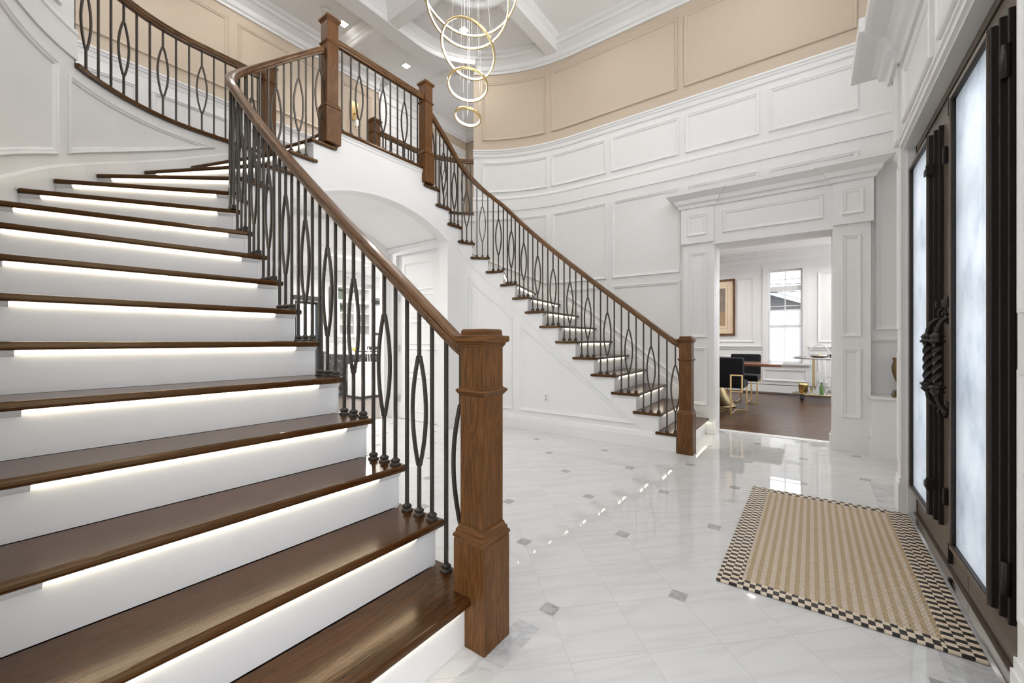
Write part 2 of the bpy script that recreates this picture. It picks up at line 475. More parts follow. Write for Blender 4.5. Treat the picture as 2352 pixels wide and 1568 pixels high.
ONO=[OUT.near(q) for q in [(OX,1.01),(OX,1.27),(OX,1.53),(OX,1.785),(OX,2.03),(OX,2.27),(OX,2.52),(OX,2.80)]]
ONO=[1.01,1.27,1.53,1.785,2.03,2.27,2.52,2.80]+[OUT.near(q) for q in [(.033,3.13),(.092,3.51),(.205,3.92),(.396,4.27),(.664,4.57),(1.008,4.78),(1.386,4.86)]]
ONO+=[ONO[-1]+.39,ONO[-1]+.78]
def lerp_tab(xs,ys,t):
    if t<=xs[0]: return ys[0]+(t-xs[0])*(ys[1]-ys[0])/(xs[1]-xs[0])
    for i in range(len(xs)-1):
        if t<=xs[i+1]: return ys[i]+(t-xs[i])*(ys[i+1]-ys[i])/(xs[i+1]-xs[i])
    return ys[-1]+(t-xs[-1])*(ys[-1]-ys[-2])/(xs[-1]-xs[-2])
ZK=[RZ*(k+1) for k in range(17)]
def nz_in(s): return lerp_tab(NOS,ZK,s)
def nz_out(s): return lerp_tab(ONO,ZK,s)
def mir(p,right): return (2*XM-p[0],p[1]) if right else (p[0],p[1])
S_END=OUT.near((.56,4.445))    # where the full height stair wall stops
# ------------------------------------------------------------------ shell
def wall_profile_pts(a,b,n,right,o=0):
    r=[]
    for i in range(n+1):
        t=a+(b-a)*i/n; p=OUT.at(t)+OUT.nor(t)*o; r.append(mir(p,right))
    return r
CHAIR=[(0,0),(.010,0),(.016,.012),(.020,.055),(.030,.065),(.034,.085),(.045,.095),(.045,.115),(0,.115)]
CROWN=[(0,0),(.02,0),(.028,.03),(.05,.045),(.07,.10),(.13,.155),(.16,.165),(.17,.20),(.20,.215),(.20,.27),(0,.27)]
BAND=[(0,0),(.014,0),(.014,.175),(.022,.185),(.022,.205),(.012,.222),(0,.222)]
BASE=[(0,0),(.018,0),(.018,.12),(.012,.15),(.008,.165),(0,.175)]
def wall_sweep(mb,prof,a,b,n,right,z):
    pts=wall_profile_pts(a,b,n,right)
    # OUT travels with the room on its right for the left wall; mirrored -> on the left
    pr=[(( l if right else -l),zz) for l,zz in prof]
    mb.sweep([(p[0],p[1],z) for p in pts],pr)
def wall_map(right):
    def f(a,b,h):
        p=OUT.at(a)+OUT.nor(a)*(h-.001); q=mir(p,right); return (q[0],q[1],b)
    return f
TH=.12
def build_wall(right):
    nm='right' if right else 'left'
    mb=MB()
    def rib(a,b,n,z0,z1):
        pts=wall_profile_pts(a,b,n,right); mb.ribbon(pts,z0,z1,-TH if right else TH)
    s0=-.80 if right else 1.0
    if right:
        rib(1.0,2.9,4,0,4.2); rib(2.9,S_END,40,0,4.2); rib(-.18,1.0,2,2.30,4.2); rib(-.80,-.18,2,0,4.2)
    else:
        rib(1.0,2.9,4,0,4.2); rib(2.9,S_END,40,0,4.2)
    sp=OUT.near((1.60,4.87)); rib(S_END,sp,20,0,HF-.033); rib(sp,OUT.near((2.0,4.87)),6,2.96,HF-.033)
    w=struct(mb.build('wall_'+nm,'wall_white'))
    mb=MB()
    pts=wall_profile_pts(s0,2.9,6,right); mb.ribbon(pts,4.2,ZC,-TH if right else TH)
    pts=wall_profile_pts(2.9,S_END,40,right); mb.ribbon(pts,4.2,ZC,-TH if right else TH)
    mp=wall_map(right)
    for a,b in ((3.37,4.41),(1.40,3.27),(-.38,1.32)):
        if not right and b<1.5: continue
        mb.frame(mp,[(a,4.37),(b,4.37),(b,5.30),(a,5.30)],sub=16)
    struct(mb.build('upper_wall','tan_paint',w))
    mb=MB()
    wall_sweep(mb,CHAIR,s0,2.9,4,right,4.09); wall_sweep(mb,CHAIR,2.9,S_END+.01,40,right,4.09)
    wall_sweep(mb,BAND,s0,2.9,4,right,3.22); wall_sweep(mb,BAND,2.9,S_END+.01,40,right,3.22)
    for a,b in ((3.33,4.42),(2.38,3.265),(1.38,2.30),(.49,1.306),(-.39,.40)):
        if not right and b<1.2: continue
        mb.frame(mp,[(a,3.52),(b,3.52),(b,4.01),(a,4.01)],sub=16)
    for a,b in ((3.34,4.395),(2.37,3.255),(1.364,2.285)):
        z0=max(2.01,nz_out(a)+.16); z1=max(2.01,nz_out(b)+.16)
        mb.frame(mp,[(a,z0),(b,z1),(b,3.10),(a,3.10)],sub=16)
    if right:
        for a,b in ((.49,1.306),(-.39,.40)): mb.frame(mp,[(a,2.5),(b,2.5),(b,3.10),(a,3.10)],sub=2)
    mb.frame(mp,[(4.49,nz_out(4.49)+.16),(5.72,3.075),(4.49,3.075)],sub=20)
    for a,b in ((2.37,3.255),(1.364,2.285)):
        z0=nz_out(a)+.17; z1=min(nz_out(b)+.17,1.80)
        b2=b
        if nz_out(b)+.17>1.80: b2=max(a+.3,lerp_tab(ZK,ONO,1.63))
        mb.frame(mp,[(a,z0),(b2,nz_out(b2)+.17),(b2,1.90),(a,1.90)],sub=12)
    # skirt board that climbs with the stair
    n=60; pts=[];
    for i in range(n+1):
        t=1.02+(OUT.s[-1]-.15-1.02)*i/n; p=mir(OUT.at(t)+OUT.nor(t)*.0,right); pts.append((p[0],p[1],nz_out(t)+.07))
    sg=1 if right else -1
    mb.sweep(pts,[(0,-.30),(sg*.012,-.30),(sg*.012,0),(sg*.006,.012),(0,.018)])
    if right: wall_sweep(mb,BASE,-.80,-.52,2,right,0)
    # dark nosing and cap board edge above the open part
    struct(mb.build('panel_molding','white_paint',w))
    mb=MB(); wall_sweep(mb,CROWN,s0,2.9,4,right,ZC-.27); wall_sweep(mb,CROWN,2.9,S_END,40,right,ZC-.27)
    struct(mb.build('crown_molding','white_paint',w))
    # wood nosing along the upper floor edge
    mb=MB(); pts=wall_profile_pts(S_END,OUT.near((2.0,4.87))+.015,30,right)
    mb.sweep([(p[0],p[1],HF-.032) for p in pts],[(sg*.03,0),(sg*.034,.016),(sg*.03,.032),(-sg*.16,.032),(-sg*.16,0)],uv=True)
    struct(mb.build('floor_nosing','tread_wood',w))
    return w
build_wall(False); build_wall(True)
# ------------------------------------------------------------------ stairs
RB=.032   # riser set back under the nosing
def top_at(s):
    k=0
    for i,q in enumerate(NOS):
        if s>=q+RB-1e-6: k=i+1
    return RZ*k-.0325 if k<17 else HF-.0325
RAILP=[(-.020,-.070),(.020,-.070),(.023,-.056),(.030,-.047),(.031,-.034),(.027,-.026),(.032,-.016),(.027,-.006),(.014,-.001),(-.014,-.001),(-.027,-.006),(-.032,-.016),(-.027,-.026),(-.031,-.034),(-.030,-.047),(-.023,-.056)]
SHOE=[(.0175,0),(.0175,.007),(.0115,.013),(.0145,.019),(.0145,.026),(.0085,.034)]
BAR=.0064
ORD=['first','second','third','fourth','fifth','sixth','seventh','eighth','ninth','tenth','eleventh','twelfth','thirteenth','fourteenth','fifteenth','sixteenth','top']
def baluster(parent,p,z0,z1,tan,oval,lens=None,sc=1.0):
    """square iron bar from z0 to z1; oval ones split into two bowed bars"""
    t=Vector((tan[0],tan[1],0)).normalized(); mb=MB(); B=BAR*sc
    a=math.atan2(t.y,t.x)
    def bar(pts):
        v=[]; L=len(pts)
        for q in pts:
            for i,j in ((-1,-1),(1,-1),(1,1),(-1,1)):
                v.append((q[0]+t.x*i*B-t.y*j*B,q[1]+t.y*i*B+t.x*j*B,q[2]))
        f=[(4*i+k,4*i+(k+1)%4,4*i+4+(k+1)%4,4*i+4+k) for i in range(L-1) for k in range(4)]
        f+=[(3,2,1,0),tuple(4*(L-1)+k for k in range(4))]
        mb.add(v,f)
    if not oval: bar([(p[0],p[1],z0),(p[0],p[1],z1)])
    else:
        a0,a1=lens or (z0+.215,z0+.215+.475)
        bar([(p[0],p[1],z0),(p[0],p[1],a0+.006)]); bar([(p[0],p[1],a1-.006),(p[0],p[1],z1)])
        for sg in (-1,1):
            pts=[]
            for i in range(15):
                u=i/14; w=sg*(.0055+.037*(1-(2*u-1)**2)**1.05)
                pts.append((p[0]+t.x*w,p[1]+t.y*w,a0+(a1-a0)*u))
            bar(pts)
    o=mb.build('baluster','iron',parent,loc=(p[0],p[1],z0))
    sh=MB().stack((0,0),SHOE)
    ca,sa=cos(a),sin(a); sh.v=[(p[0]+x*ca-y*sa,p[1]+x*sa+y*ca,z0+z) for x,y,z in sh.v]
    sh.build('shoe','iron',o,loc=(p[0],p[1],z0))
    return o
def staircase(right):
    side='right' if right else 'left'
    where='beside the dining room doorway' if right else 'nearest the camera'
    base=mir((1.2,1.02),right)
    st=thing('staircase','curved white staircase with lit dark treads, '+('the far one beside the dining room doorway' if right else 'the near one in the foreground'),'staircase',(base[0],base[1],0),'pair of curved foyer staircases')
    IS=inner(.03)
    def I0(s): return mir(IN0.at(s),right)
    def I3(s): return mir(IS.at(ins(s,.03)),right)
    def O(s,o=.0135): q=OUT.at(s)+OUT.nor(s)*o; return mir(q,right)
    for k in range(17):
        zt=ZK[k]; s0=NOS[k]; o0=ONO[k]
        # riser (closes the gap from the tread below)
        a=Vector(I3(s0+RB)); b=Vector(O(o0+RB,.014)); d=(b-a).normalized(); nr=Vector((-d.y,d.x))
        # nr must point towards the front (down the stair)
        f=Vector(I0(s0))-Vector(I0(s0+.1))
        if nr.dot(f)<0: nr=-nr
        mb=MB(); back=-nr*.012
        q=[a,b,b+back,a+back]; mb.poly([(p.x,p.y) for p in q],RZ*k+.0005,zt-.031)
        # short cove trims at both ends of the lit strip
        L=(b-a).length
        for u0,u1 in ((0.0,.11),(L-.10,L)):
            c0=a+d*u0; c1=a+d*u1
            pr=[(0,0),(.016,0),(.013,-.008),(.005,-.018),(0,-.022)]
            sg=1 if (Vector((-d.y,d.x)).dot(nr)>0) else -1
            mb.sweep([(c0.x,c0.y,zt-.0315),(c1.x,c1.y,zt-.0315)],[(sg*l,z) for l,z in pr])
        mb.build('riser','white_paint',st)
        if k<16:
            s1=NOS[k+1]; o1=ONO[k+1]; pts=[]
            n=6; e=s1+RB+.032
            pts+=[O(o0+(o1+.035-o0)*i/n) for i in range(n+1)]
            pts+=[I3(s1+RB+.012-.012)]
            pts+=[I3(e-.006)]
            pts+=[I0(s0+(e-s0)*(n-i)/n) for i in range(n+1)]
            if k==0: pts=[p for p in pts]
            g=Vector(O(o0))-Vector(I0(s0))
            tr=MB().poly(pts,zt-.031,zt).build('tread','tread_wood',st,grain=(g.x,g.y,0),bevel=.011,bseg=3)
            par=tr
        else:
            pts=[O(o0,.0135),(Vector(O(o0,.0135))+back*5)[:],(Vector(I0(s0))+back*5)[:],I0(s0)]
            g=Vector(O(o0))-Vector(I0(s0))
            par=MB().poly(pts,zt-.031,zt+.0005).build('tread','tread_wood',st,grain=(g.x,g.y,0),bevel=.010,bseg=3)
        c0=a+d*.115+nr*.003; c1=b-d*.105+nr*.003
        q=[c0,c1,c1+nr*.007,c0+nr*.007]
        MB().poly([(p.x,p.y) for p in q],zt-.0375,zt-.0315).build('led_strip','led',par)
    # closed wall side below the treads, as far as the straight back wall
    mb=MB(); S=0.0
    cuts=[1.11]+[q+RB for q in NOS if q+RB>1.11]
    send=3.322+RI*PI/2
    for i,c in enumerate(cuts):
        e=min(cuts[i+1] if i+1<len(cuts) else 9,send)
        if c>=send: break
        n=max(1,int((e-c)/.05)); pts=[I3(c+(e-c)*j/n) for j in range(n+1)]
        mb.ribbon(pts,0,top_at((c+e)/2),-.02 if right else .02)
    def mp(a,b,h):
        p=IS.at(ins(a,.03))+IS.nor(ins(a,.03))*(h-.001); q=mir(p,right); return (q[0],q[1],b)
    mb.frame(mp,[(1.52,.235),(3.05,.235),(3.05,1.345)],sub=10)
    mb.frame(mp,[(3.17,.235),(3.78,.235),(3.78,1.98),(3.17,1.43)],sub=12)
    # slanted band under the steps and the base board
    def sl(s0,s1,dz,prof,n=50):
        pts=[]
        for i in range(n+1):
            t=s0+(s1-s0)*i/n; p=I3(t); pts.append((p[0],p[1],nz_in(t)-dz))
        mb.sweep(pts,[((-l if not right else l),z) for l,z in prof])
    sl(1.30,send,.36,[(0,0),(.009,.004),(.009,.016),(0,.02)])
    pts=[I3(1.11+(send-1.11)*i/40) for i in range(41)]
    mb.sweep([(p[0],p[1],0) for p in pts],[((-l if not right else l),z) for l,z in BASE])
    mb.build('stringer','white_paint',st)
    # --- railing
    rl=thing('stair_railing','wooden handrail on dark iron balusters climbing the '+('far staircase by the dining room' if right else 'near staircase at the left'),'railing',(base[0],base[1],0),'stair railings')
    RP=inner(.045)
    def RI_(s): return mir(RP.at(ins(s,.045)),right)
    def rz(s):
        z=nz_in(s)+.866
        return z-.055*max(0,(s-3.9)/.5)
    pts=[]; s=1.085; send2=4.415
    n=90
    for i in range(n+1):
        t=s+(send2-s)*i/n; p=RI_(t)
        zz=sum(rz(min(max(t+d,1.05),4.45)) for d in (-.10,-.05,0,.05,.10))/5
        pts.append((p[0],p[1],zz))
    mb=MB().sweep(pts,RAILP,uv=True); mb.build('handrail','rail_wood',rl)
    def railz(t):
        return sum(rz(min(max(t+d,1.05),4.45)) for d in (-.10,-.05,0,.05,.10))/5-.066
    for k in range(16):
        run=NOS[k+1]-NOS[k]
        for j in range(3):
            t=NOS[k]+.036+run*j/3
            if k==0 and j==0: continue
            if t>4.39: continue
            p=RI_(t); q=RI_(t+.02); r_=RI_(t-.02)
            baluster(rl,p,ZK[k],railz(t),(q[0]-r_[0],q[1]-r_[1]),j==1)
    return st
staircase(False); staircase(True)
def newel(c,z0,z1,label,rail_z,block,group='newel posts'):
    t=thing('newel_post',label,'newel post',(c[0],c[1],z0),group)
    H=z1
    MB().stack(c,[(.0755,z0),(.0755,block-.01),(.072,block)]).build('base_block','oak_stain',t,grain=(0,0,1),bevel=.002)
    MB().stack(c,[(.0775,block),(.0775,block+.010),(.070,block+.018),(.070,block+.027),(.063,block+.036),(.061,block+.046)]).build('base_molding','oak_stain',t,grain='h')
    MB().stack(c,[(.0575,block+.03),(.0575,H-.055)]).build('shaft','oak_stain',t,grain=(0,0,1),bevel=.002)
    MB().stack(c,[(.058,rail_z-.02),(.064,rail_z-.012),(.070,rail_z-.004),(.070,rail_z+.003),(.060,rail_z+.008),(.058,rail_z+.012)]).build('collar','oak_stain',t,grain='h')
    MB().stack(c,[(.059,H-.068),(.064,H-.060),(.066,H-.052),(.076,H-.046),(.076,H-.026),(.056,H-.024),(.056,H-.006),(.050,H)]).build('cap','oak_stain',t,grain='h',bevel=.002)
    return t
newel((1.2005,1.018),0,1.175,'large oak newel post in the foreground at the foot of the near staircase',.945,.395)
newel((2*XM-1.2005,1.018),0,1.175,'oak newel post at the foot of the far staircase by the dining room doorway',.945,.395)
newel((2.175,3.767),3.02,4.25,'oak newel post left of the balcony railing where the near handrail ends',3.99,3.36)
newel((2*XM-2.175,3.767),3.02,4.25,'oak newel post right of the balcony railing at the top of the far staircase',3.99,3.36)
newel((2.10,4.885),3.0,4.19,'upper landing newel post seen behind the curving near handrail',3.99,3.36)
newel((2*XM-2.10,4.885),3.0,4.19,'upper landing newel post seen low through the balcony balusters beside the wall sconce',3.99,3.36)
# balcony railing over the arch
bx0,bx1=2.2505,2*XM-2.2505
t=thing('balcony_railing','straight wooden handrail on iron balusters spanning the balcony above the arch','railing',(XM,3.767,HF))
MB().sweep([(2.2325,3.767,HF+.885),(2*XM-2.2325,3.767,HF+.885)],RAILP,uv=True).build('handrail','rail_wood',t)
for i in range(11):
    x=bx0+(bx1-bx0)*(i+.55)/11.1
    baluster(t,(x,3.767),HF,HF+.82,(1,0),i%3==2,lens=(HF+.20,HF+.66))
def hall_rail(right):
    a=S_END+.0; b=OUT.near((2.03,4.87))
    t=thing('landing_railing',('short curved landing railing ending at the edge of the tan and white curved wall' if right else 'curved dark handrail and balusters along the upper landing at the top left of the photo'),'railing',(*mir(OUT.at(b),right),HF),'upper landing railings')
    def pt(s,o=-.04): q=OUT.at(s)+OUT.nor(s)*o; return mir(q,right)
    n=50; pts=[(*pt(a+(b+.02-a)*i/n),HF+.885) for i in range(n+1)]
    MB().sweep(pts,RAILP,uv=True).build('handrail','rail_wood',t)
    m=int((b-a)/.098)
    for i in range(m):
        s=a+(b-a)*(i+.5)/m; p=pt(s); q=pt(s+.02); r_=pt(s-.02)
        baluster(t,p,HF,HF+.82,(q[0]-r_[0],q[1]-r_[1]),i%3==1,lens=(HF+.20,HF+.66))
hall_rail(False); hall_rail(True)
# ------------------------------------------------------------------ back wall with the arch, vault, balcony slab
AW=.967; AZ=2.405; AP=2.685
AR=(AW*AW+(AP-AZ)**2)/(2*(AP-AZ))
def arch(x,dz=0): return AP-AR+math.sqrt(max(0,(AR+dz)**2-(x-XM)**2))
YB=CI[1]+RI+.03
mb=MB()
xs=set([1.645,2*XM-1.645,XM-AW,XM+AW])
steps=[]
for q in NOS:
    s=q+RB; x=1.645+(s-3.322-RI*PI/2)
    if x>1.645: steps.append(x); xs|={x,2*XM-x}
for i in range(49): xs.add(XM-AW+2*AW*i/48)
xs=sorted(xs)
def topx(x):
    xx=min(x,2*XM-x); s=3.322+RI*PI/2+(xx-1.645); return top_at(s)
for a,b in zip(xs,xs[1:]):
    if b-a<1e-5: continue
    m=(a+b)/2; zt=topx(m)
    z0=z1=0.0
    if abs(m-XM)<AW: z0,z1=arch(a),arch(b)
    v=[(a,YB,z0),(b,YB,z1),(b,YB,zt),(a,YB,zt),(a,YB+.15,z0),(b,YB+.15,z1),(b,YB+.15,zt),(a,YB+.15,zt)]
    mb.add(v,[(0,1,2,3),(5,4,7,6),(3,2,6,7),(1,0,4,5),(0,3,7,4),(2,1,5,6)])
# thin bead round the arch, fascia moulding under the balcony nosing, base board on the two short returns
pts=[]
for i in range(41):
    x=XM-AW+2*AW*i/40; pts.append((x,arch(x)))
def rad_sweep(mb,pts,y,prof):
    L=len(pts); v=[]; n=len(prof)
    for i,(x,z) in enumerate(pts):
        a=pts[max(i-1,0)]; b=pts[min(i+1,L-1)]; t=Vector((b[0]-a[0],b[1]-a[1])).normalized(); nx,nz=-t.y,t.x
        for w,h in prof: v.append((x+nx*w,y-h,z+nz*w))
    f=[(i*n+k,i*n+(k+1)%n,(i+1)*n+(k+1)%n,(i+1)*n+k) for i in range(L-1) for k in range(n)]
    mb.add(v,f)
rad_sweep(mb,pts,YB,[(-.006,0),(-.006,.010),(.004,.012),(.018,.006),(.018,0)])
mb.sweep([(2.25,YB,HF-.031),(2*XM-2.25,YB,HF-.031)],[(0,0),(-.022,0),(-.018,-.012),(-.008,-.022),(-.006,-.045),(0,-.045)])
wb=struct(mb.build('wall_back','white_paint'))
mb=MB(); mb.sweep([(2.25,YB,HF-.031),(2*XM-2.25,YB,HF-.031)],[(.10,0),(-.028,0),(-.033,.016),(-.028,.032),(.10,.032)],uv=True)
struct(mb.build('balcony_nosing','tread_wood',wb))
# vault and passage below the balcony
Y2=5.05
mb=MB()
TW=1.06
def vz(x): return arch(x*AW/TW+XM*(1-AW/TW),0)+.06
n=24
v=[];f=[]
for i in range(n+1):
    x=XM-TW+2*TW*i/n; v+=[(x,YB+.15,vz(x)),(x,Y2,vz(x))]
f=[(2*i,2*i+1,2*i+3,2*i+2) for i in range(n)]
mb.add(v,f,True)
struct(mb.build('ceiling_vault','ceiling_white'))
mb=MB()
for sg in (-1,1):
    x=XM+sg*TW
    if sg<0: mb.box(x,x-.1,YB+.15,Y2,0,2.47)
    else:
        mb.box(x,x+.1,YB+.15,4.0,0,2.47); mb.box(x,x+.1,4.90,Y2,0,2.47); mb.box(x,x+.1,4.0,4.90,2.385,2.47)
    pr=[(0,0),(.012,0),(.03,.04),(.04,.05),(.04,.07),(0,.07)]
    mb.sweep([(x,YB+.15,2.40),(x,Y2,2.40)],[(sg*l,z) for l,z in pr])
struct(mb.build('wall_passage','white_paint'))
# end wall of the passage, same arch, then the flat kitchen ceiling
mb=MB()
for i in range(48):
    a=XM-AW+2*AW*i/48; b=XM-AW+2*AW*(i+1)/48
    mb.add([(a,Y2,arch(a)),(b,Y2,arch(b)),(b,Y2,3.0),(a,Y2,3.0),(a,Y2+.1,arch(a)),(b,Y2+.1,arch(b)),(b,Y2+.1,3.0),(a,Y2+.1,3.0)],[(0,1,2,3),(5,4,7,6),(3,2,6,7),(1,0,4,5)])
mb.box(-1.5,XM-AW,Y2,Y2+.1,0,3.0); mb.box(XM+AW,8.0,Y2,Y2+.1,0,3.0)
struct(mb.build('wall_passage_end','white_paint'))
# inner door in the passage
d=struct(MB().box(XM+TW+.03,XM+TW+.07,4.021,4.869,.005,2.369).build('door_3','white_paint'),'white panelled inner door under the arch','door')
mb=MB()
for y0,y1 in ((4.025,3.95),(4.865,4.94)): mb.box(XM+TW+.075,XM+TW-.02,y0,y1,0,2.365)
mb.box(XM+TW+.075,XM+TW-.022,3.945,4.945,2.36,2.43)
struct(mb.build('casing','white_paint',d))
mb=MB()
def dmap(a,b,h): return (XM+TW+.031-h,a,b)
for z0,z1 in ((.15,.60),(.70,1.00),(1.10,1.38),(1.48,1.76),(1.86,2.20)):
    mb.frame(dmap,[(4.72,z0),(4.72,z1),(4.17,z1),(4.17,z0)][::-1],[(0,0),(0,.006),(.012,.010),(.03,.002),(.034,0)],sub=1)
struct(mb.build('door_panel','white_paint',d))
mb=MB(); mb.tube([(XM+TW+.03,4.09,1.0),(XM+TW-.03,4.09,1.0)],.008); mb.tube([(XM+TW-.03,4.09,1.0),(XM+TW-.03,4.19,1.0)],.007); mb.box(XM+TW+.03,XM+TW+.02,4.07,4.11,.95,1.05)
mb.build('handle','chrome',d)
for z in (.3,1.02,1.75): MB().box(XM+TW+.032,XM+TW+.018,4.83,4.86,z-.05,z+.05).build('hinge','chrome',d)
# upper floor slab
def opl(right,o=-.02):
    r=[]
    for i in range(31):
        s=S_END+(OUT.s[-1]-S_END)*i/30; q=OUT.at(s)+OUT.nor(s)*o; r.append(mir(q,right))
    return r
L_=opl(False); R_=opl(True)
pl=[(-1.5,4.45)]+L_+[(2.22,4.87),(2.22,3.80),(2*XM-2.22,3.80),(2*XM-2.22,4.87)]+R_[::-1]+[(8,4.45),(8,7.6),(-1.5,7.6)]
mb=MB().poly(pl,3.0,HF-.002)
struct(mb.build('floor_upper','tread_wood',grain=(1,0,0)))
# ------------------------------------------------------------------ floors
struct(MB().poly([(-3.2,-.56),(5.80,-.56),(5.80,5.05),(-3.2,5.05)],-.05,0).build('floor','marble'))
struct(MB().poly([(3.83,-.80),(5.80,-.80),(5.80,-.56),(3.83,-.56)],-.05,0).build('floor_alcove','marble'))
struct(MB().poly([(5.80,-2.6),(10.5,-2.6),(10.5,4.2),(5.80,4.2)],-.06,-.004).build('floor_dining','planks'))
struct(MB().poly([(-1.5,5.05),(8.2,5.05),(8.2,9.5),(-1.5,9.5)],-.06,-.004).build('floor_kitchen','planks_grey'))
struct(MB().box(5.70,5.815,-.17,.95,0,.006).build('trim_1','counter_white'))
# ------------------------------------------------------------------ dining room portal on the right wall
WX=2*XM-OX      # right wall plane
mb=MB()
def pil_map(y0):
    return lambda a,b,h:(WX-.09-h+.001,a,b)
for y0,y1 in ((.955,1.31),(-.48,-.175)):
    mb.box(WX-.09,WX+.001,y0,y1,0,2.335)
    mb.box(WX-.115,WX,y0-.025,y1+.025,0,.15); mb.box(WX-.105,WX,y0-.012,y1+.012,.15,.175)
    m=.075
    for z0,z1 in ((1.17,2.22),(.34,1.05)):
        mb.frame(pil_map(0),[(y1-m,z0),(y1-m,z1),(y0+m,z1),(y0+m,z0)],sub=1)
for y0,y1 in ((.955,1.33),(-.50,-.175)):
    mb.box(WX-.125,WX,y0,y1,2.33,2.765)
    mb.frame(lambda a,b,h:(WX-.125-h+.001,a,b),[(y1-.075,2.42),(y1-.075,2.68),(y0+.075,2.68),(y0+.075,2.42)],sub=1)
mb.box(WX-.10,WX,-.175,.955,2.299,2.765)
mb.frame(lambda a,b,h:(WX-.10-h+.001,a,b),[(.86,2.42),(.86,2.68),(-.10,2.68),(-.10,2.42)],sub=1)
PC=[(0,2.765),(.02,2.765),(.03,2.80),(.055,2.815),(.07,2.86),(.13,2.905),(.145,2.912),(.15,2.945),(0,2.96)]
def portal_crown(mb,path,prof): mb.sweep([(x,y,0) for x,y in path],prof)
# travel -y, room (-x) on the right of travel -> lateral negative
for path in ([(WX,1.33,0),(WX-.125,1.33,0),(WX-.125,.95,0),(WX,.95,0)],[(WX-.10,1.1,0),(WX-.10,-.3,0)],[(WX,-.17,0),(WX-.125,-.17,0),(WX-.125,-.50,0),(WX,-.50,0)]): mb.sweep(path,[(-l,z+(.0015 if len(path)==2 else 0)) for l,z in PC])
mb.box(WX-.01,5.82,.955,1.0,0,2.31); mb.box(WX-.01,5.82,-.22,-.175,0,2.31); mb.box(WX-.098,5.82,-.2,.98,2.298,2.36)
mb.box(WX+.02,5.80,1.0,4.3,0,3.2); mb.box(WX+.02,5.80,-2.6,-.22,0,3.2); mb.box(WX+.02,5.80,-.22,1.0,2.345,3.2)
struct(mb.build('trim_2','white_paint'))
# ledge in the corner by the front door, with a bronze vase
mb=MB(); mb.box(5.29,WX,-.80,-.475,0,.565); mb.box(5.27,WX,-.80,-.455,.565,.585); mb.box(5.275,WX,-.80,-.46,0,.15)
struct(mb.build('trim_3','white_paint'))
mb=MB()
wall_sweep(mb,[(0,0),(.012,0),(.022,.02),(.022,.035),(0,.05)],-.79,-.485,1,True,1.12)
wall_sweep(mb,BASE,-.79,-.485,1,True,0)
mp=wall_map(True)
mb.frame(mp,[(-.77,1.24),(-.52,1.24),(-.52,2.9),(-.77,2.9)],sub=1)
struct(mb.build('trim_4','white_paint'))
VY=-.692
vs=thing('bronze_vase','small bronze urn on the white corner ledge behind the front door casing','vase',(5.40,VY,.585))
MB().stack((5.40,VY),[(.062,.585),(.062,.610),(.052,.615),(.052,.640),(.045,.650)]).build('pedestal','bronze_vase',vs)
MB().lathe((5.40,VY,.65),[(.03,0),(.016,.02),(.018,.04),(.045,.11),(.062,.17),(.068,.22),(.060,.26),(.052,.285),(.060,.31),(.062,.315)],20).build('urn_body','bronze_vase',vs)
# ------------------------------------------------------------------ front wall and door surround
YF=-.78
mb=MB()
mb.box(3.80,5.70,YF-.12,YF,0,3.56); mb.box(4.62,5.70,YF-.12,YF,3.56,ZC); mb.box(.9,1.72,YF-.12,YF,0,3.56)
mb.box(1.72,3.80,YF-.12,YF,2.6,3.56); mb.box(.9,4.62,YF-.12,YF,5.36,ZC)
fw=struct(mb.build('wall_front','wall_white'))
mb=MB()
for x in (.90,1.82,2.74,3.66,4.56): mb.box(x,x+.06,YF-.09,YF-.03,3.56,5.36)
for z in (3.565,4.43,5.295): mb.box(.9,4.62,YF-.088,YF-.032,z,z+.06)
struct(mb.build('window_4','white_paint'))  # unseen window added above the front door, widened to let in fill light
mb=MB()
for x0,x1 in ((3.705,3.835),(1.66,1.80)):
    mb.box(x0,x1,YF,-.475,0,2.42)
    mb.box(x0-.006 if x0>3 else x0-.02,x1+.02 if x0>3 else x1+.006,YF,-.462,0,.19)
    mb.box(x0-.004,x1+.012 if x0>3 else x1+.004,YF,-.468,.19,.225)
    for z0,z1 in ((.34,1.05),(1.21,2.30)):
        mb.frame(lambda a,b,h:(a,-.475+h-.001,b),[(x0+.02,z0),(x1-.02,z0),(x1-.02,z1),(x0+.02,z1)],[(0,0),(0,.008),(.012,.008),(.02,0)],sub=1)
mb.box(1.66,3.835,YF,-.485,2.40,2.96)
for x0,x1 in ((3.69,3.86),(1.64,1.82)): mb.box(x0,x1,YF,-.455,2.46,2.96)
# door casing lines under the header, stepped
mb.box(1.80,3.705,-.60,-.485,2.385,2.40); mb.box(1.78,3.72,-.485,-.470,2.405,2.44); mb.box(1.76,3.74,-.485,-.462,2.44,2.458)
mb.box(3.695,3.76,-.62,-.505,0,2.40); mb.box(1.80,1.86,-.62,-.52,0,2.40)
for x0,x1 in ((1.90,2.72),(2.86,3.62)):
    mb.frame(lambda a,b,h:(a,-.485+h-.001,b),[(x0,2.53),(x1,2.53),(x1,2.88),(x0,2.88)],sub=1)
DC=[(0,2.94),(.02,2.94),(.03,2.99),(.06,3.01),(.075,3.06),(.10,3.085),(.19,3.10),(.21,3.11),(.21,3.20),(.17,3.21),(.17,3.27),(.125,3.28),(.125,3.35),(0,3.37)]
e=.02
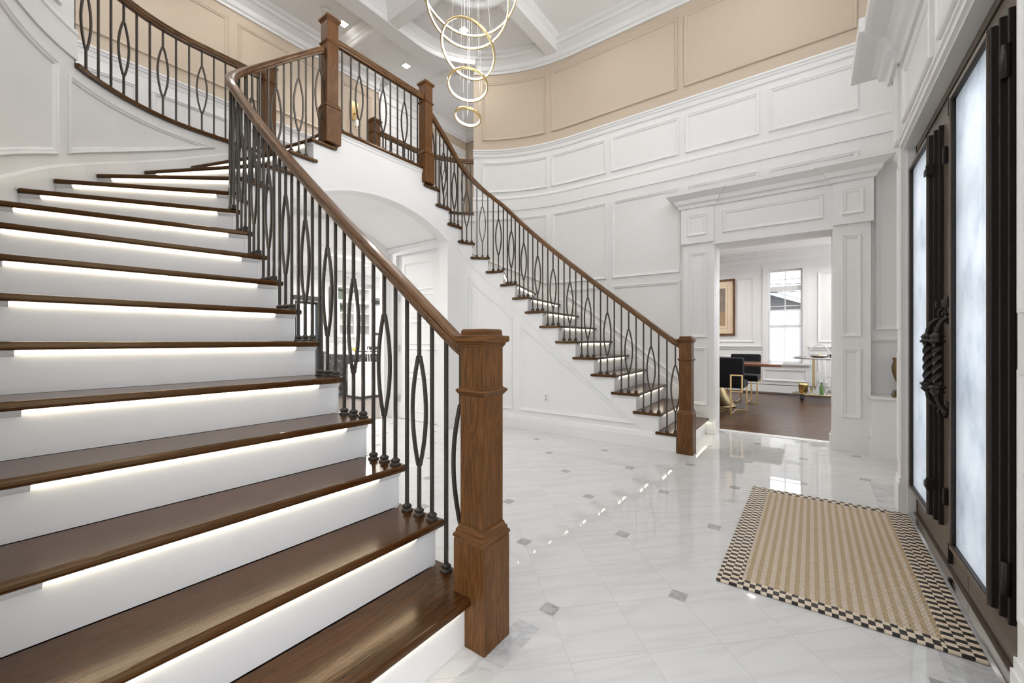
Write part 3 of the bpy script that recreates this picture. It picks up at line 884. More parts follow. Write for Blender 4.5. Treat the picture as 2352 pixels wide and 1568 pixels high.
# travel -x -> room (+y) on the right -> lateral negative
for path in ([(3.93,YF,0),(3.93,-.455,0),(3.66,-.455,0),(3.66,YF,0)],[(3.8,-.485,0),(1.7,-.485,0)],[(1.84,YF,0),(1.84,-.455,0),(1.60,-.455,0),(1.60,YF,0)]): mb.sweep(path,[(-l,z+(.0015 if len(path)==2 else 0)) for l,z in DC])
struct(mb.build('trim_5','white_paint'))
# ------------------------------------------------------------------ bronze entry doors
YD=-.55
mb=MB()
mb.box(3.665,3.70,-.64,-.545,0,2.40); mb.box(1.84,1.90,-.64,-.545,0,2.40); mb.box(1.84,3.70,-.64,-.545,2.345,2.40)
mb.box(1.84,3.70,-.66,-.535,-.0,.022)
fr=struct(mb.build('door_frame','door_bronze'))
mb=MB().box(1.84,3.70,-.535,-.512,0,.016); struct(mb.build('threshold','chrome'))
def leaf(nm,x0,x1,gx0,gx1,far):
    lab='far leaf of the bronze double front door, hinged beside the bronze urn' if far else 'near leaf of the bronze double front door at the right edge of the photo'
    mb=MB(); z0,z1=.03,2.34; g0,g1=.225,2.20; c_=.0008
    mb.box(x0,gx0,YD-.05,YD,z0,z1); mb.box(gx1,x1,YD-.05,YD,z0,z1); mb.box(gx0-.01,gx1+.01,YD-.05+c_,YD-c_,z0+c_,g0); mb.box(gx0-.01,gx1+.01,YD-.05+c_,YD-c_,g1,z1-c_)
    d=struct(mb.build(nm,'door_bronze'),lab,'door')
    # raised glass frame, stepped like a picture frame
    mb=MB()
    steps=[(.058,.018),(.040,.034),(.022,.050)]
    for w,h in steps:
        a0,a1,b0,b1=gx0-w,gx1+w*.35,g0-w*.8,g1+w*.8
        i=.004
        mb.box(a0,gx0+i,YD,YD+h,b0,b1); mb.box(gx1-i,a1,YD,YD+h,b0,b1)
        mb.box(a0+c_,a1-c_,YD-c_,YD+h-c_,b0+c_,g0+i); mb.box(a0+c_,a1-c_,YD-c_,YD+h-c_,g1-i,b1-c_)
    mb.build('glass_frame','door_black' ,d,bevel=.003)
    mb=MB(); w=.018
    f=YD+.0515
    a0,a1,b0,b1=gx0-.006,gx1+.010,g0-.020,g1+.020
    mb.box(a0,gx0-.002,f-.002,f+.004,b0,b1); mb.box(gx1+.002,a1,f-.002,f+.004,b0,b1); mb.box(a0+c_,a1-c_,f-.002,f+.004-c_,b0+c_,g0-.002); mb.box(a0+c_,a1-c_,f-.002,f+.004-c_,g1+.002,b1-c_)
    mb.build('glass_frame_face','door_bronze',d)
    gp=MB().box(gx0+.001,gx1-.001,YD+.030,YD+.036,g0+.001,g1-.001).build('glass_pane','obscure',d); gp.data.materials.append(M['glass_back'])
    for p in gp.data.polygons:
        if p.normal.y<.5: p.material_index=1
    # scroll ironwork outside the pane
    mb=MB()
    for i in range(5):
        zc=g0+.25+i*.42; xc=(gx0+gx1)/2
        for sg in (-1,1):
            pts=[]
            for k in range(22):
                a=k/21*2.6*PI; r=.015+.085*k/21
                pts.append((xc+sg*(.12-r*cos(a)*.9),YD-.045,zc+r*sin(a)))
            mb.tube(pts,.006,6)
    for x in (gx0+.06,(gx0+gx1)/2,gx1-.06): mb.tube([(x,YD-.045,g0),(x,YD-.045,g1)],.006,6)
    mb.build('ironwork_grille','door_black',d)
    return d
DF=leaf('door_1',2.872,3.662,3.085,3.565,True)
DN=leaf('door_2',1.90,2.868,2.150,2.620,False)
def small(parent,nm,c,d,mat='door_black',bev=.004): return MB().obox(c,d).build(nm,mat,parent,bevel=bev)
for z in (2.04,.34): small(DF,'hinge',(3.672,YD+.012,z),(.022,.035,.12))
for z in (2.07,.33):
    MB().tube([(2.096,YD+.022,z-.055),(2.096,YD+.022,z+.055)],.013,12).build('hinge','door_black',DN)
for z in (2.03,.375):
    MB().obox((3.055,YD+.045,z),(.022,.035,.06)).obox((3.075,YD+.060,z-.006),(.035,.010,.035)).build('window_latch','door_black',DF,bevel=.004)
for z in (2.06,.35): small(DF,'flush_bolt',(2.945,YD+.010,z),(.020,.018,.085))
small(DN,'flush_bolt',(2.862,YD+.006,.10),(.012,.02,.10)); small(DN,'flush_bolt',(2.862,YD+.006,2.27),(.012,.02,.10))
# deadbolt escutcheon
mb=MB(); m=Matrix.Rotation(-PI/2,4,'X')
mb.lathe((2.955,YD,1.315),[(.032,0),(.032,.006),(.026,.012),(.018,.014),(.018,.024),(.0,.026)],16,m=m); mb.v=[(x,y,1.315+(z-1.315)*1.35) for x,y,z in mb.v]
mb.obox((2.955,YD+.032,1.315),(.008,.018,.04)); mb.build('deadbolt','door_black',DF)
def pull(parent,x):
    z0,z1=.915,1.125; y=YD+.072
    mb=MB()
    # twisted square bar
    n=40; L=[]
    v=[];f=[]
    for i in range(n+1):
        u=i/n; a=u*2.5*PI; z=z0+(z1-z0)*u; r=.0195
        for k in range(4): v.append((x+r*cos(a+k*PI/2),y+r*sin(a+k*PI/2),z))
    f=[(4*i+k,4*i+(k+1)%4,4*i+4+(k+1)%4,4*i+4+k) for i in range(n) for k in range(4)]
    mb.add(v,f)
    for zz,sg in ((z1,1),(z0,-1)):
        mb.lathe((x,y,zz),[(.020,-sg*.006),(.030,0),(.030,sg*.007),(.023,sg*.012),(.023,sg*.02),(.028,sg*.026),(.020,sg*.036),(.012,sg*.045)],12)
        pts=[]
        for k in range(12):
            a=k/11*PI/2; pts.append((x,y-.046*(1-cos(a)),zz+sg*(.04+.075*sin(a))))
        pts.append((x,YD+.004,zz+sg*.115))
        mb.tube(pts,.010,8)
        mb.lathe((x,YD,zz+sg*.115),[(.030,0),(.026,.008),(.012,.014)],12,m=m)
        for dz,dx in ((.035,.012),(.035,-.012),(.05,0)):
            mb.lathe((x+dx*1.6,YD+.010,zz+sg*(.115+dz*.8)),[(.0,-.012),(.009,-.008),(.012,0),(.009,.008),(.0,.012)],8)
        # curl
        pts=[(x,YD+.012+.022*sin(a),zz+sg*(.115+.03-.022*cos(a))) for a in [k*PI/7 for k in range(9)]]
        mb.tube(pts,.006,6)
    mb.build('pull_handle','door_black',parent)
pull(DF,2.945); pull(DN,2.745)
# outside: porch slab and planting so the obscured glass has something soft behind it
struct(MB().box(-1,6.5,-6,-.66,-.2,-.06).build('porch_ground','plate_grey'))
# ------------------------------------------------------------------ door mat rug
rx0,rx1,ry0,ry1=2.13,3.655,-.500,.365
rg=thing('entry_rug','striped sisal rug with black and cream check border in front of the bronze doors','rug',((rx0+rx1)/2,(ry0+ry1)/2,0))
b=.068
MB().box(rx0+b*.9,rx1-b*.9,ry0+.09,ry1-.09,.001,.011).build('woven_field','sisal',rg)
mb=MB()
for x0,x1,y0,y1 in ((rx0,rx0+b,ry0,ry1),(rx1-b,rx1,ry0,ry1),(rx0+b,rx1-b,ry0,ry0+.102),(rx0+b,rx1-b,ry1-.102,ry1)): mb.box(x0,x1,y0,y1,.001,.0135)
mb.build('checked_border','check',rg,bevel=.004)
# ------------------------------------------------------------------ ceiling with coffers
mb=MB(); mb.box(-1.6,8.2,-.9,7.7,ZC,ZC+.15); ce=struct(mb.build('ceiling','ceiling_white'))
BM=[(0,0),(.035,0),(.045,.012),(.055,.06),(.075,.075),(.085,.10),(.13,.14),(.14,.155),(.14,.18),(0,.18)]
BMh=[(-l,z) for l,z in BM]
def beam(mb,pts,w=.17,h=.18):
    prof=[(w/2,ZC-h),(w/2+.012,ZC-h+.02),(w/2+.014,ZC-h+.06),(w/2+.03,ZC-h+.075),(w/2+.04,ZC-h+.10),(w/2+.085,ZC-.035),(w/2+.095,ZC-.022),(w/2+.095,ZC+.001)]
    pr=prof+[(-a,z) for a,z in reversed(prof)]
    mb.sweep([(p[0],p[1],0) for p in pts],pr)
mb=MB()
YM=4.82
lp=[mir(OUT.at(S_END+(OUT.near((1.45,4.87))-S_END)*i/24)+OUT.nor(3)*0,False) for i in range(25)]
path=[(p[0],p[1]-.03) for p in lp]; rp=[(2*XM-p[0],p[1]) for p in path]
beam(mb,path+[(1.92,4.84),(3.654,4.84)]+rp[::-1],w=.24,h=.186)
for x in (1.92,3.654):
    beam(mb,[(x,-.7),(x,4.78)],w=.18)
    beam(mb,[(x,4.9),(x,6.0)],w=.18)
for y in (3.22,1.35):
    beam(mb,[(.05,y),(1.92-.05,y)],w=.18,h=.174); beam(mb,[(3.654+.05,y),(WX-.05,y)],w=.18,h=.174); beam(mb,[(1.97,y),(3.60,y)],w=.18,h=.174)
RG=[(.50,ZC-.20),(.52,ZC-.22),(.56,ZC-.215),(.60,ZC-.17),(.66,ZC-.13),(.68,ZC-.10),(.74,ZC-.05),(.76,ZC-.03),(.76,ZC),(.40,ZC),(.40,ZC-.05),(.47,ZC-.08)]
for x,y in ((3.654,3.22),(1.92,3.22),(3.654,1.35),(1.92,1.35)):
    v=[];n=40
    for r,z in [(r*1.02,z) for r,z in RG]:
        v+=[(x+r*cos(2*PI*i/n),y+r*sin(2*PI*i/n),z) for i in range(n)]
    mb.lathe((x,y,ZC-.192),[(.0,.0),(.43,.0),(.43,.05)],36,False)
    k=len(RG); mb.add(v,[(j*n+i,j*n+(i+1)%n,((j+1)%k)*n+(i+1)%n,((j+1)%k)*n+i) for j in range(k) for i in range(n)],True)
struct(mb.build('ceiling_beams','ceiling_white',ce))
# ------------------------------------------------------------------ upper hall
YH=6.10; XE=4.39
mb=MB(); mb.box(-1.6,XE,YH,YH+.12,HF,ZC)
for a,b_ in ((-1.3,.30),(.42,2.13),(2.25,3.62)):
    mb.frame(lambda a,b,h:(a,YH-h+.001,b),[(a,4.37),(b_,4.37),(b_,5.30),(a,5.30)],sub=1)
mb.frame(lambda a,b,h:(a,YH-h+.001,b),[(3.72,4.37),(4.28,4.37),(4.28,5.30),(3.72,5.30)],sub=1)
mb.box(-1.72,-1.6,4.0,YH+.12,HF,ZC)  # unseen end wall, added to stop sky light flooding the hall
uh=struct(mb.build('wall_upper','tan_paint'))
mb=MB(); mb.box(-1.6,XE,YH-.012,YH+.01,HF,4.14)
mb.sweep([(-1.6,YH,4.09),(XE,YH,4.09),(XE,YH+.12,4.09)],[(-l,z) for l,z in CHAIR])
mb.sweep([(-1.6,YH-.012,HF),(XE,YH-.012,HF)],[(-l,z) for l,z in BASE])
for a,b_ in ((-1.3,.30),(.42,1.25),(1.37,2.13),(2.25,3.1),(3.22,4.25)):
    mb.frame(lambda a,b,h:(a,YH-.012-h+.001,b),[(a,3.48),(b_,3.48),(b_,3.98),(a,3.98)],sub=1)
struct(mb.build('panel_molding','white_paint',uh))
mb=MB(); mb.sweep([(-1.6,YH,ZC-.27),(XE,YH,ZC-.27),(XE,YH+.8,ZC-.27)],[(-l,z) for l,z in CROWN]); struct(mb.build('crown_molding','white_paint',uh))
# the wall goes on behind the far landing: white boarded door, then a cased doorway
mb=MB(); mb.box(XE,8.2,YH,YH+.12,HF,ZC); mb.box(6.66,6.70,YH-1.2,YH,HF,ZC)
fc=struct(mb.build('wall_corridor','tan_paint'))
mb=MB()
mb.sweep([(XE,YH,ZC-.27),(6.66,YH,ZC-.27),(6.66,YH-1.2,ZC-.27)],[(-l,z) for l,z in CROWN])
mb.box(XE+.03,XE+.13,YH-.03,YH,HF,5.36); mb.box(5.56,5.66,YH-.03,YH,HF,5.36); mb.box(XE+.01,5.68,YH-.04,YH,5.33,5.44)
mb.box(5.78,5.88,YH-.03,YH,HF,5.16); mb.box(6.50,6.60,YH-.03,YH,HF,5.16); mb.box(5.76,6.62,YH-.04,YH,5.10,5.24); mb.box(5.88,6.50,YH-.012,YH,HF,5.12)
struct(mb.build('casing','white_paint',fc))
d4=struct(MB().box(XE+.13,5.56,YH-.022,YH-.002,HF+.01,5.33).build('door_4','white_paint'),'white boarded upper hall door seen behind the balcony railing','door')
mb=MB()
for i in range(1,11): mb.box(XE+.135,5.555,YH-.0245,YH-.0215,HF+.01+i*.195,HF+.017+i*.195)
mb.build('door_groove','plate_grey',d4)
# lowered ceiling edge over the right corridor
mb=MB(); mb.box(5.05,8.2,4.6,YH-.001,ZC-.10,ZC-.001); mb.sweep([(5.05,4.65,ZC-.10),(5.05,YH-.02,ZC-.10)],[(.001,.02),(.03,.05),(.07,.085),(.08,.099),(.001,.099)])
struct(mb.build('ceiling_corridor','ceiling_white'))
# brass sconce
sc=thing('wall_sconce','brass wall sconce with a glowing clear bulb on the tan upper wall','sconce',(3.94,YH,4.84))
MB().box(3.865,4.015,YH-.018,YH,4.76,5.06).build('backplate','gold',sc,bevel=.004)
mb=MB(); mb.tube([(3.94,YH-.015,4.86),(3.94,YH-.09,4.86),(3.94,YH-.11,4.85)],.010); mb.lathe((3.94,YH-.11,4.79),[(.0,.07),(.022,.065),(.024,.0),(.018,-.005)],16); mb.build('arm','gold',sc)
MB().lathe((3.94,YH-.11,4.60),[(.0,0),(.03,.006),(.055,.05),(.058,.08),(.045,.12),(.020,.16),(.017,.185)],20).build('glass_bulb','clear_glass',sc)
MB().lathe((3.94,YH-.11,4.655),[(.0,-.01),(.010,.0),(.010,.05),(.0,.06)],10).build('filament','bulb',sc)
# smoke detector
sd=MB().lathe((3.077,5.43,ZC-.04),[(.0,0),(.05,.0),(.062,.012),(.065,.04)],24).build('smoke_detector','plastic_white'); tag(sd,'round white smoke detector on the upper hall ceiling','smoke detector')
# downlights
def downlight(x,y,z,label,power=6.5,size=.052,group='square recessed ceiling lights',spr=165):
    t=thing('recessed_downlight',label,'ceiling light',(x,y,z),group)
    mb=MB(); s=size; g=s+.022
    for a in ((-g,-s,-g,g),(s,g,-g,g),(-s,s,-g,-s),(-s,s,s,g)): mb.box(x+a[0],x+a[1],y+a[2],y+a[3],z-.006,z)
    mb.build('trim_ring','plastic_white',t)
    MB().box(x-s,x+s,y-s,y+s,z-.004,z-.001).build('lens','downlight_lens',t)
    l=bpy.data.lights.new('downlight_lamp','AREA'); l.energy=power; l.size=size*2; l.color=(1,.985,.955); l.spread=R(spr)
    o=bpy.data.objects.new('downlight_lamp',l); COL.objects.link(o); o.location=(x,y,z-.012)
    return t
downlight(3.36,5.46,ZC,'square downlight beside the tall left balcony newel top',6,spr=90)
downlight(4.49,5.45,ZC,'square downlight above the middle of the balcony handrail')
for x in (1.10,2.22): downlight(x,5.46,ZC,'square downlight in the upper hall ceiling hidden by the near staircase',4)
downlight(4.47,4.13,ZC,'square downlight seen through the chandelier rings')
for x,y in ((1.10,4.13),(4.47,2.3),(1.10,2.3),(4.47,.4),(1.10,.4)): downlight(x,y,ZC,'square downlight in the foyer ceiling above the frame')
# ------------------------------------------------------------------ chandelier
CX,CY=XM,2.53
ch=thing('ring_chandelier','cascade of five tilted gold rings with glowing inner bands hanging on thin wires','chandelier',(CX,CY,ZC))
fw2=Vector((cos(R(36.09)),sin(R(36.09)),0)); rt2=Vector((sin(R(36.09)),-cos(R(36.09)),0))
for z,r,tilt,roll,az in ((3.165,.118,9,9,0),(3.455,.180,14,3,0),(3.775,.262,24,24,0),(4.20,.375,29,4,0),(4.43,.470,28,9,0)):
    # normal: up, tipped away from the viewer side so the near edge rises
    m=Matrix.Rotation(R(roll),4,fw2)@Matrix.Rotation(R(-tilt) ,4,rt2)
    n=96; h=.024
    def ring(prof,nm,mat,par):
        v=[]
        for a,b in prof:
            for i in range(n):
                q=m@Vector((( r+a)*cos(2*PI*i/n),(r+a)*sin(2*PI*i/n),b)); v.append((CX+q.x,CY+q.y,z+q.z))
        k=len(prof); f=[(j*n+i,j*n+(i+1)%n,((j+1)%k)*n+(i+1)%n,((j+1)%k)*n+i) for j in range(k) for i in range(n)]
        return MB().add(v,f,True).build(nm,mat,par)
    o=ring([(-.008,-h/2),(.006,-h/2),(.006,h/2),(-.008,h/2),(-.008,h/2-.002),(-.001,h/2-.002),(-.001,-h/2+.002),(-.008,-h/2+.002)],'ring','gold',ch)
    ring([(-.002,-h/2+.0025),(-.002,h/2-.0025),(-.009,h/2-.0025),(-.009,-h/2+.0025)],'light_band','ring_led',o)
    for i in range(3):
        a=2*PI*i/3+z*3; q=m@Vector((r*cos(a),r*sin(a),0))
        MB().tube([(CX+q.x,CY+q.y,z+q.z+.01),(CX+q.x*.35,CY+q.y*.35,ZC-.03)],.0008,5).build('suspension_wire','plate_grey',ch)
MB().lathe((CX,CY,ZC-.045),[(.0,0),(.20,.0),(.21,.01),(.21,.045)],40).build('canopy','gold',ch)
for i in (0,1): MB().tube([(CX+.02*i,CY,3.18+.3*i),(CX+.02*i,CY,ZC-.03)],.0013,5).build('power_cable','plastic_white',ch)
# outlet
ol=thing('wall_outlet','white wall outlet on the panelled side of the far staircase','outlet',(2*XM-1.215,2.652,.425))
MB().box(2*XM-1.2155,2*XM-1.222,2.617,2.687,.367,.483).build('cover_plate','plastic_white',ol,bevel=.002)
for z in (.405,.445): MB().box(2*XM-1.2215,2*XM-1.2235,2.637,2.667,z-.014,z+.014).build('socket','plate_grey',ol)
# ------------------------------------------------------------------ dining room
XD=10.40; ZD=3.02
wy0,wy1,wz0,wz1=.154,.76,.66,2.63
mb=MB()
mb.box(XD,XD+.15,-2.6,wy0,0,ZD); mb.box(XD,XD+.15,wy1,4.2,0,ZD); mb.box(XD,XD+.15,wy0,wy1,0,wz0); mb.box(XD,XD+.15,wy0,wy1,wz1,ZD)
mb.box(5.8,XD+.15,4.2,4.3,0,ZD)
wd=struct(mb.build('wall_dining','wall_white'))
mb=MB(); dm=lambda a,b,h:(XD-h+.001,a,b)
def rect(mb,mp,y0,y1,z0,z1,prof=None): mb.frame(mp,[(y1,z0),(y1,z1),(y0,z1),(y0,z0)],prof,sub=1)
rect(mb,dm,1.02,2.2,1.10,2.52); rect(mb,dm,2.35,3.9,1.10,2.52); rect(mb,dm,-1.2,-.10,1.10,2.52); rect(mb,dm,.08,.86,.27,.52); rect(mb,dm,1.02,2.2,.27,.78); rect(mb,dm,2.35,3.9,.27,.78); rect(mb,dm,-1.2,-.10,.27,.78)
for y0,y1 in ((-2.6,.05),(.87,4.2)):
    mb.sweep([(XD,y1,.93),(XD,y0,.93)],[(-l*.9,z*.7) for l,z in CHAIR])
mb.sweep([(XD,4.2,0),(XD,-2.6,0)],[(-l,z) for l,z in BASE])
mb.sweep([(XD,4.2,ZD-.24),(XD,-2.6,ZD-.24)],[(-l,z*.9) for l,z in CROWN])
struct(mb.build('panel_molding','white_paint',wd))
mb=MB(); mb.box(5.8,XD+.15,-2.6,4.3,ZD,ZD+.1)
cd=struct(mb.build('ceiling_dining','ceiling_white'))
mb=MB(); tr=[(6.7,-1.2),(9.6,-1.2),(9.6,3.2),(6.7,3.2)]
mb.sweep([(x,y,ZD-.09) for x,y in tr],[(0,0),(.03,.0),(.05,.02),(.09,.05),(.10,.09),(0,.09)],closed=True)
struct(mb.build('tray_molding','ceiling_white',cd))
mb=MB()
for y0,y1,z0,z1 in ((wy0-.10,wy0,wz0-.02,wz1),(wy1,wy1+.10,wz0-.02,wz1),(wy0-.10,wy1+.10,wz1,wz1+.10)): mb.box(XD-.022,XD,y0,y1,z0,z1)
mb.box(XD-.06,XD+.02,wy0-.13,wy1+.13,wz0-.04,wz0)
w1=struct(mb.build('window_1','white_paint'))
mb=MB(); q=XD+.06
mb.box(q,q+.04,wy0,wy0+.035,wz0,wz1); mb.box(q,q+.04,wy1-.035,wy1,wz0,wz1)
for z0,z1 in ((wz1-.035,wz1),(2.18,2.29),(1.42,1.47),(wz0,wz0+.04)): mb.box(q+.002,q+.038,wy0+.03,wy1-.03,z0+.001,z1-.001)
mb.box(q+.005,q+.03,(wy0+wy1)/2-.009,(wy0+wy1)/2+.009,wz0,wz1); mb.box(q+.007,q+.028,wy0+.01,wy1-.01,2.42,2.435); mb.box(q+.007,q+.028,wy0+.01,wy1-.01,1.86,1.875)
mb.build('window_frame','white_paint',w1)
MB().box(q+.012,q+.016,wy0+.03,wy1-.03,wz0+.03,wz1-.03).build('window_pane','glass',w1)
bl=thing('window_blind','white pleated blind pulled half way up the dining room window','blind',(XD+.03,.457,.66))
mb=MB(); n=46
v=[];bz0,bz1=.675,1.765
for i in range(n+1):
    z=bz0+(bz1-bz0)*i/n; x=XD+.030+(.005 if i%2 else 0); v+=[(x,wy0+.006,z),(x,wy1-.006,z)]
mb.add(v,[(2*i,2*i+1,2*i+3,2*i+2) for i in range(n)]); mb.build('pleated_fabric','blind_fabric',bl)
MB().box(XD+.018,XD+.050,wy0+.004,wy1-.004,bz1,bz1+.022).build('top_rail','plastic_white',bl); MB().box(XD+.018,XD+.050,wy0+.004,wy1-.004,bz0-.014,bz0).build('bottom_rail','plastic_white',bl)
# neighbour house outside the window
nh=thing('neighbor_house','grey sided neighbouring house with a sloping roof seen through the dining window','house',(25,1.6,-.3))
k=1.65
def hs(x,y,z): return (x*k,y*k,1.13+(z-1.13)*k)
mb=MB(); mb.add([hs(15,-1.6,.2),hs(15,3.6,.2),hs(15,3.6,1.53),hs(15,1.0,2.53),hs(15,-1.6,1.53),hs(19,-1.6,.2),hs(19,3.6,.2),hs(19,3.6,1.53),hs(19,1.0,2.53),hs(19,-1.6,1.53)],[(0,1,2,3,4),(9,8,7,6,5),(0,4,9,5),(1,6,7,2)]); mb.build('gable_wall','siding',nh)
mb=MB(); fb=MB()
for sg in (-1,1):
    a=(1.0,2.55); b=(1.0+sg*3.0,1.395)
    mb.add([hs(14.6,a[0],a[1]),hs(14.6,b[0],b[1]),hs(19.2,b[0],b[1]),hs(19.2,a[0],a[1]),hs(14.6,a[0],a[1]+.08),hs(14.6,b[0],b[1]+.08),hs(19.2,b[0],b[1]+.08),hs(19.2,a[0],a[1]+.08)],[(0,1,2,3),(7,6,5,4),(0,4,5,1),(2,6,7,3),(1,5,6,2)])
    fb.add([hs(x,q[0],q[1]+d) for x in (14.55,14.6) for q,d in ((a,-.05),(b,-.05),(b,.06),(a,.06))],[(0,1,2,3),(7,6,5,4),(0,4,5,1),(2,6,7,3)])
mb.build('roof','roof_shingle',nh); fb.build('fascia','plastic_white',nh)
struct(MB().box(10.7,60,-25,25,-.5,-.4).build('ground_outside','counter_white'))
for i,z in enumerate((3.50,3.75,4.0)):
    o=MB().tube([(24+.5*i,-9,z-.3),(24+.5*i,1,z),(24+.5*i,12,z+.3)],.02,5).build('utility_wire','black_metal'); tag(o,['lowest utility wire crossing outside the dining window','middle utility wire crossing outside the dining window','topmost utility wire crossing outside the dining window'][i],'wire')
# heater
h=thing('baseboard_heater','long white baseboard heater along the foot of the dining window wall','heater',(XD-.04,.8,0))
MB().box(XD-.065,XD-.019,-2.5,4.1,.03,.185).build('heater_cover','plastic_white',h,bevel=.006); MB().box(XD-.062,XD-.02,-2.5,4.1,.187,.197).build('vent_slot','dark_rod',h)
downlight(7.77,.80,ZD-.001,'round looking downlight in the dining room ceiling seen through the doorway',18,.05,'dining room downlights',165)
for x,y in ((7.77,2.4),(9.4,2.4),(9.4,-.9),(6.6,-.9)): downlight(x,y,ZD-.001,'downlight in the dining room ceiling hidden above the doorway header',18,.05,'dining room downlights',165)
# picture
pc=thing('framed_picture','framed print with cream mat on the dining room wall, partly hidden by the doorway','picture',(XD-.02,1.90,1.25))
py0,py1,pz0,pz1=1.385,2.30,1.245,2.515
mb=MB(); fwid=.045
for y0,y1,z0,z1 in ((py0,py0+fwid,pz0,pz1),(py1-fwid,py1,pz0,pz1),(py0,py1,pz0,pz0+fwid),(py0,py1,pz1-fwid,pz1)): mb.box(XD-.045+(.001 if z1-z0<.1 else 0),XD-.004-(.001 if z1-z0<.1 else 0),y0+(.001 if z1-z0<.1 else 0),y1-(.001 if z1-z0<.1 else 0),z0,z1)
mb.build('picture_frame','rail_wood',pc,grain=(0,0,1),bevel=.005)
MB().box(XD-.022,XD-.010,py0+.03,py1-.03,pz0+.03,pz1-.03).build('mat_board','cream_mat',pc)
MB().box(XD-.026,XD-.020,py0+.20,py1-.20,pz0+.22,pz1-.20).build('print','art',pc)
mb=MB()
for y0,y1,z0,z1 in ((py0+.145,py0+.152,pz0+.16,pz1-.15),(py1-.152,py1-.145,pz0+.16,pz1-.15),(py0+.145,py1-.145,pz0+.16,pz0+.167),(py0+.145,py1-.145,pz1-.157,pz1-.15)): mb.box(XD-.024,XD-.0215,y0,y1,z0,z1)
mb.build('mat_line','brass_dark',pc)
# table
tb=thing('dining_table','long polished wooden dining table on brass cone pedestals','table',(7.95,1.75,0))
MB().box(7.45,8.45,.37,3.4,.725,.765).build('tabletop','table_wood',tb,grain=(0,1,0),bevel=.006)
for y in (1.35,2.75): MB().lathe((7.95,y,0),[(.30,0),(.305,.012),(.29,.025),(.19,.16),(.11,.36),(.07,.58),(.085,.70),(.12,.724)],32).build('pedestal','brass_dark',tb)
def chair(c,rz,label):
    """black upholstered chair on a gold cantilever frame; local +x is the way the sitter faces"""
    t=thing('dining_chair',label,'chair',(c[0],c[1],0),'black velvet dining chairs')
    parts=[]
    def P(mb,nm,mat,bev=0):
        ca,sa=cos(rz),sin(rz); mb.v=[(c[0]+x*ca-y*sa,c[1]+x*sa+y*ca,z) for x,y,z in mb.v]; return mb.build(nm,mat,t,bevel=bev,bseg=3)
    P(MB().obox((.02,0,.455),(.50,.50,.11)),'seat','black_velvet',.025)
    P(MB().obox((-.235,0,.66),(.085,.50,.43),ry=R(-5)),'backrest','black_velvet',.025)
    mb=MB(); w=.022; xb=-.300
    for sg in (-1,1):
        yi,yo=sg*.085,sg*.235
        mb.box(xb-.024,xb,yi-w/2,yi+w/2,.0,.60); mb.box(xb-.0235,xb-.0005,yo-w/2,yo+w/2,.37,.60)
        mb.box(xb-.0245,xb+.0005,min(yi,yo)-w/2,max(yi,yo)+w/2,.598,.62); mb.box(xb-.0225,xb-.001,min(yi,yo)-w/2,max(yi,yo)+w/2,.355,.375)
        mb.box(xb-.0238,.24,yi-w/2+.001,yi+w/2-.001,.0005,.0215); mb.box(.216,.2395,yo-w/2,yo+w/2,.0015,.40); mb.box(.217,.239,min(yi,yo)-w/2,max(yi,yo)+w/2,.001,.021)
    P(mb,'gold_frame','gold',.002)
    return t
chair((7.30,1.075),0,'black velvet dining chair with its back to the doorway, right of the two nearest')
chair((7.30,1.66),0,'black velvet dining chair cut off by the left edge of the doorway')
chair((8.72,1.02),PI,'black velvet dining chair on the far side of the table facing the doorway')
chair((8.72,1.72),PI,'black velvet dining chair on the far side, left and partly hidden')
# bar cart
kx,ky=9.72,-.13
bc=thing('bar_cart','two tier glass and brass oval bar cart by the dining room window','bar cart',(kx,ky,0))
def oval(z,h,a,b,nm,mat,ringm=None):
    n=40; v=[(kx+a*cos(2*PI*i/n),ky+b*sin(2*PI*i/n),z) for i in range(n)]+[(kx+a*cos(2*PI*i/n),ky+b*sin(2*PI*i/n),z+h) for i in range(n)]
    o=MB().add(v,[tuple(reversed(range(n))),tuple(range(n,2*n))]+[(i,(i+1)%n,n+(i+1)%n,n+i) for i in range(n)]).build(nm,mat,bc)
    MB().tube([(kx+(a+.004)*cos(2*PI*i/n),ky+(b+.004)*sin(2*PI*i/n),z+h/2) for i in range(n+1)],.013,8).build('shelf_rim','chrome' if z>.5 else 'brass_dark',o)
oval(.79,.010,.26,.42,'top_shelf','clear_glass'); oval(.115,.010,.26,.42,'bottom_shelf','clear_glass')
for dy in (-.06,.10): MB().obox((kx,ky+dy,.455),(.05,.045,.68)).build('support_post','brass_dark' if dy>0 else 'chrome',bc,bevel=.003)
for dx,dy in ((-.16,.28),(-.16,-.28),(.16,.28),(.16,-.28)):
    MB().lathe((kx+dx,ky+dy,.032),[(.0,-.032),(.02,-.03),(.034,-.012),(.034,.012),(.02,.03),(.012,.085)],12).build('caster','black_metal',bc)
g='things on the bar cart'
def pot(nm,c,pr,mat,label,cat,n=18): return tag(MB().lathe((c[0],c[1],c[2]),pr,n).build(nm,mat,loc=c),label,cat,g)
t=thing('ice_bucket','hammered gold ice bucket on the lower shelf of the bar cart','ice bucket',(kx-.12,ky+.26,.126),g)
MB().lathe((kx-.12,ky+.26,.126),[(.055,0),(.06,.01),(.078,.16),(.085,.19),(.080,.185),(.07,.03),(.0,.02)],20).build('bucket','gold',t)
for i in range(6): MB().tube([(kx-.12+.05*cos(i),ky+.26+.05*sin(i),.15),(kx-.12+.075*cos(i),ky+.26+.075*sin(i),.335)],.005,5).build('cocktail_stick','gold',t)
pot('glass_decanter',(kx+.02,ky+.03,.126),[(.05,0),(.055,.02),(.05,.1),(.02,.2),(.018,.40),(.024,.42)],'clear_glass','tall clear decanter on the lower shelf of the bar cart beside the post','decanter')
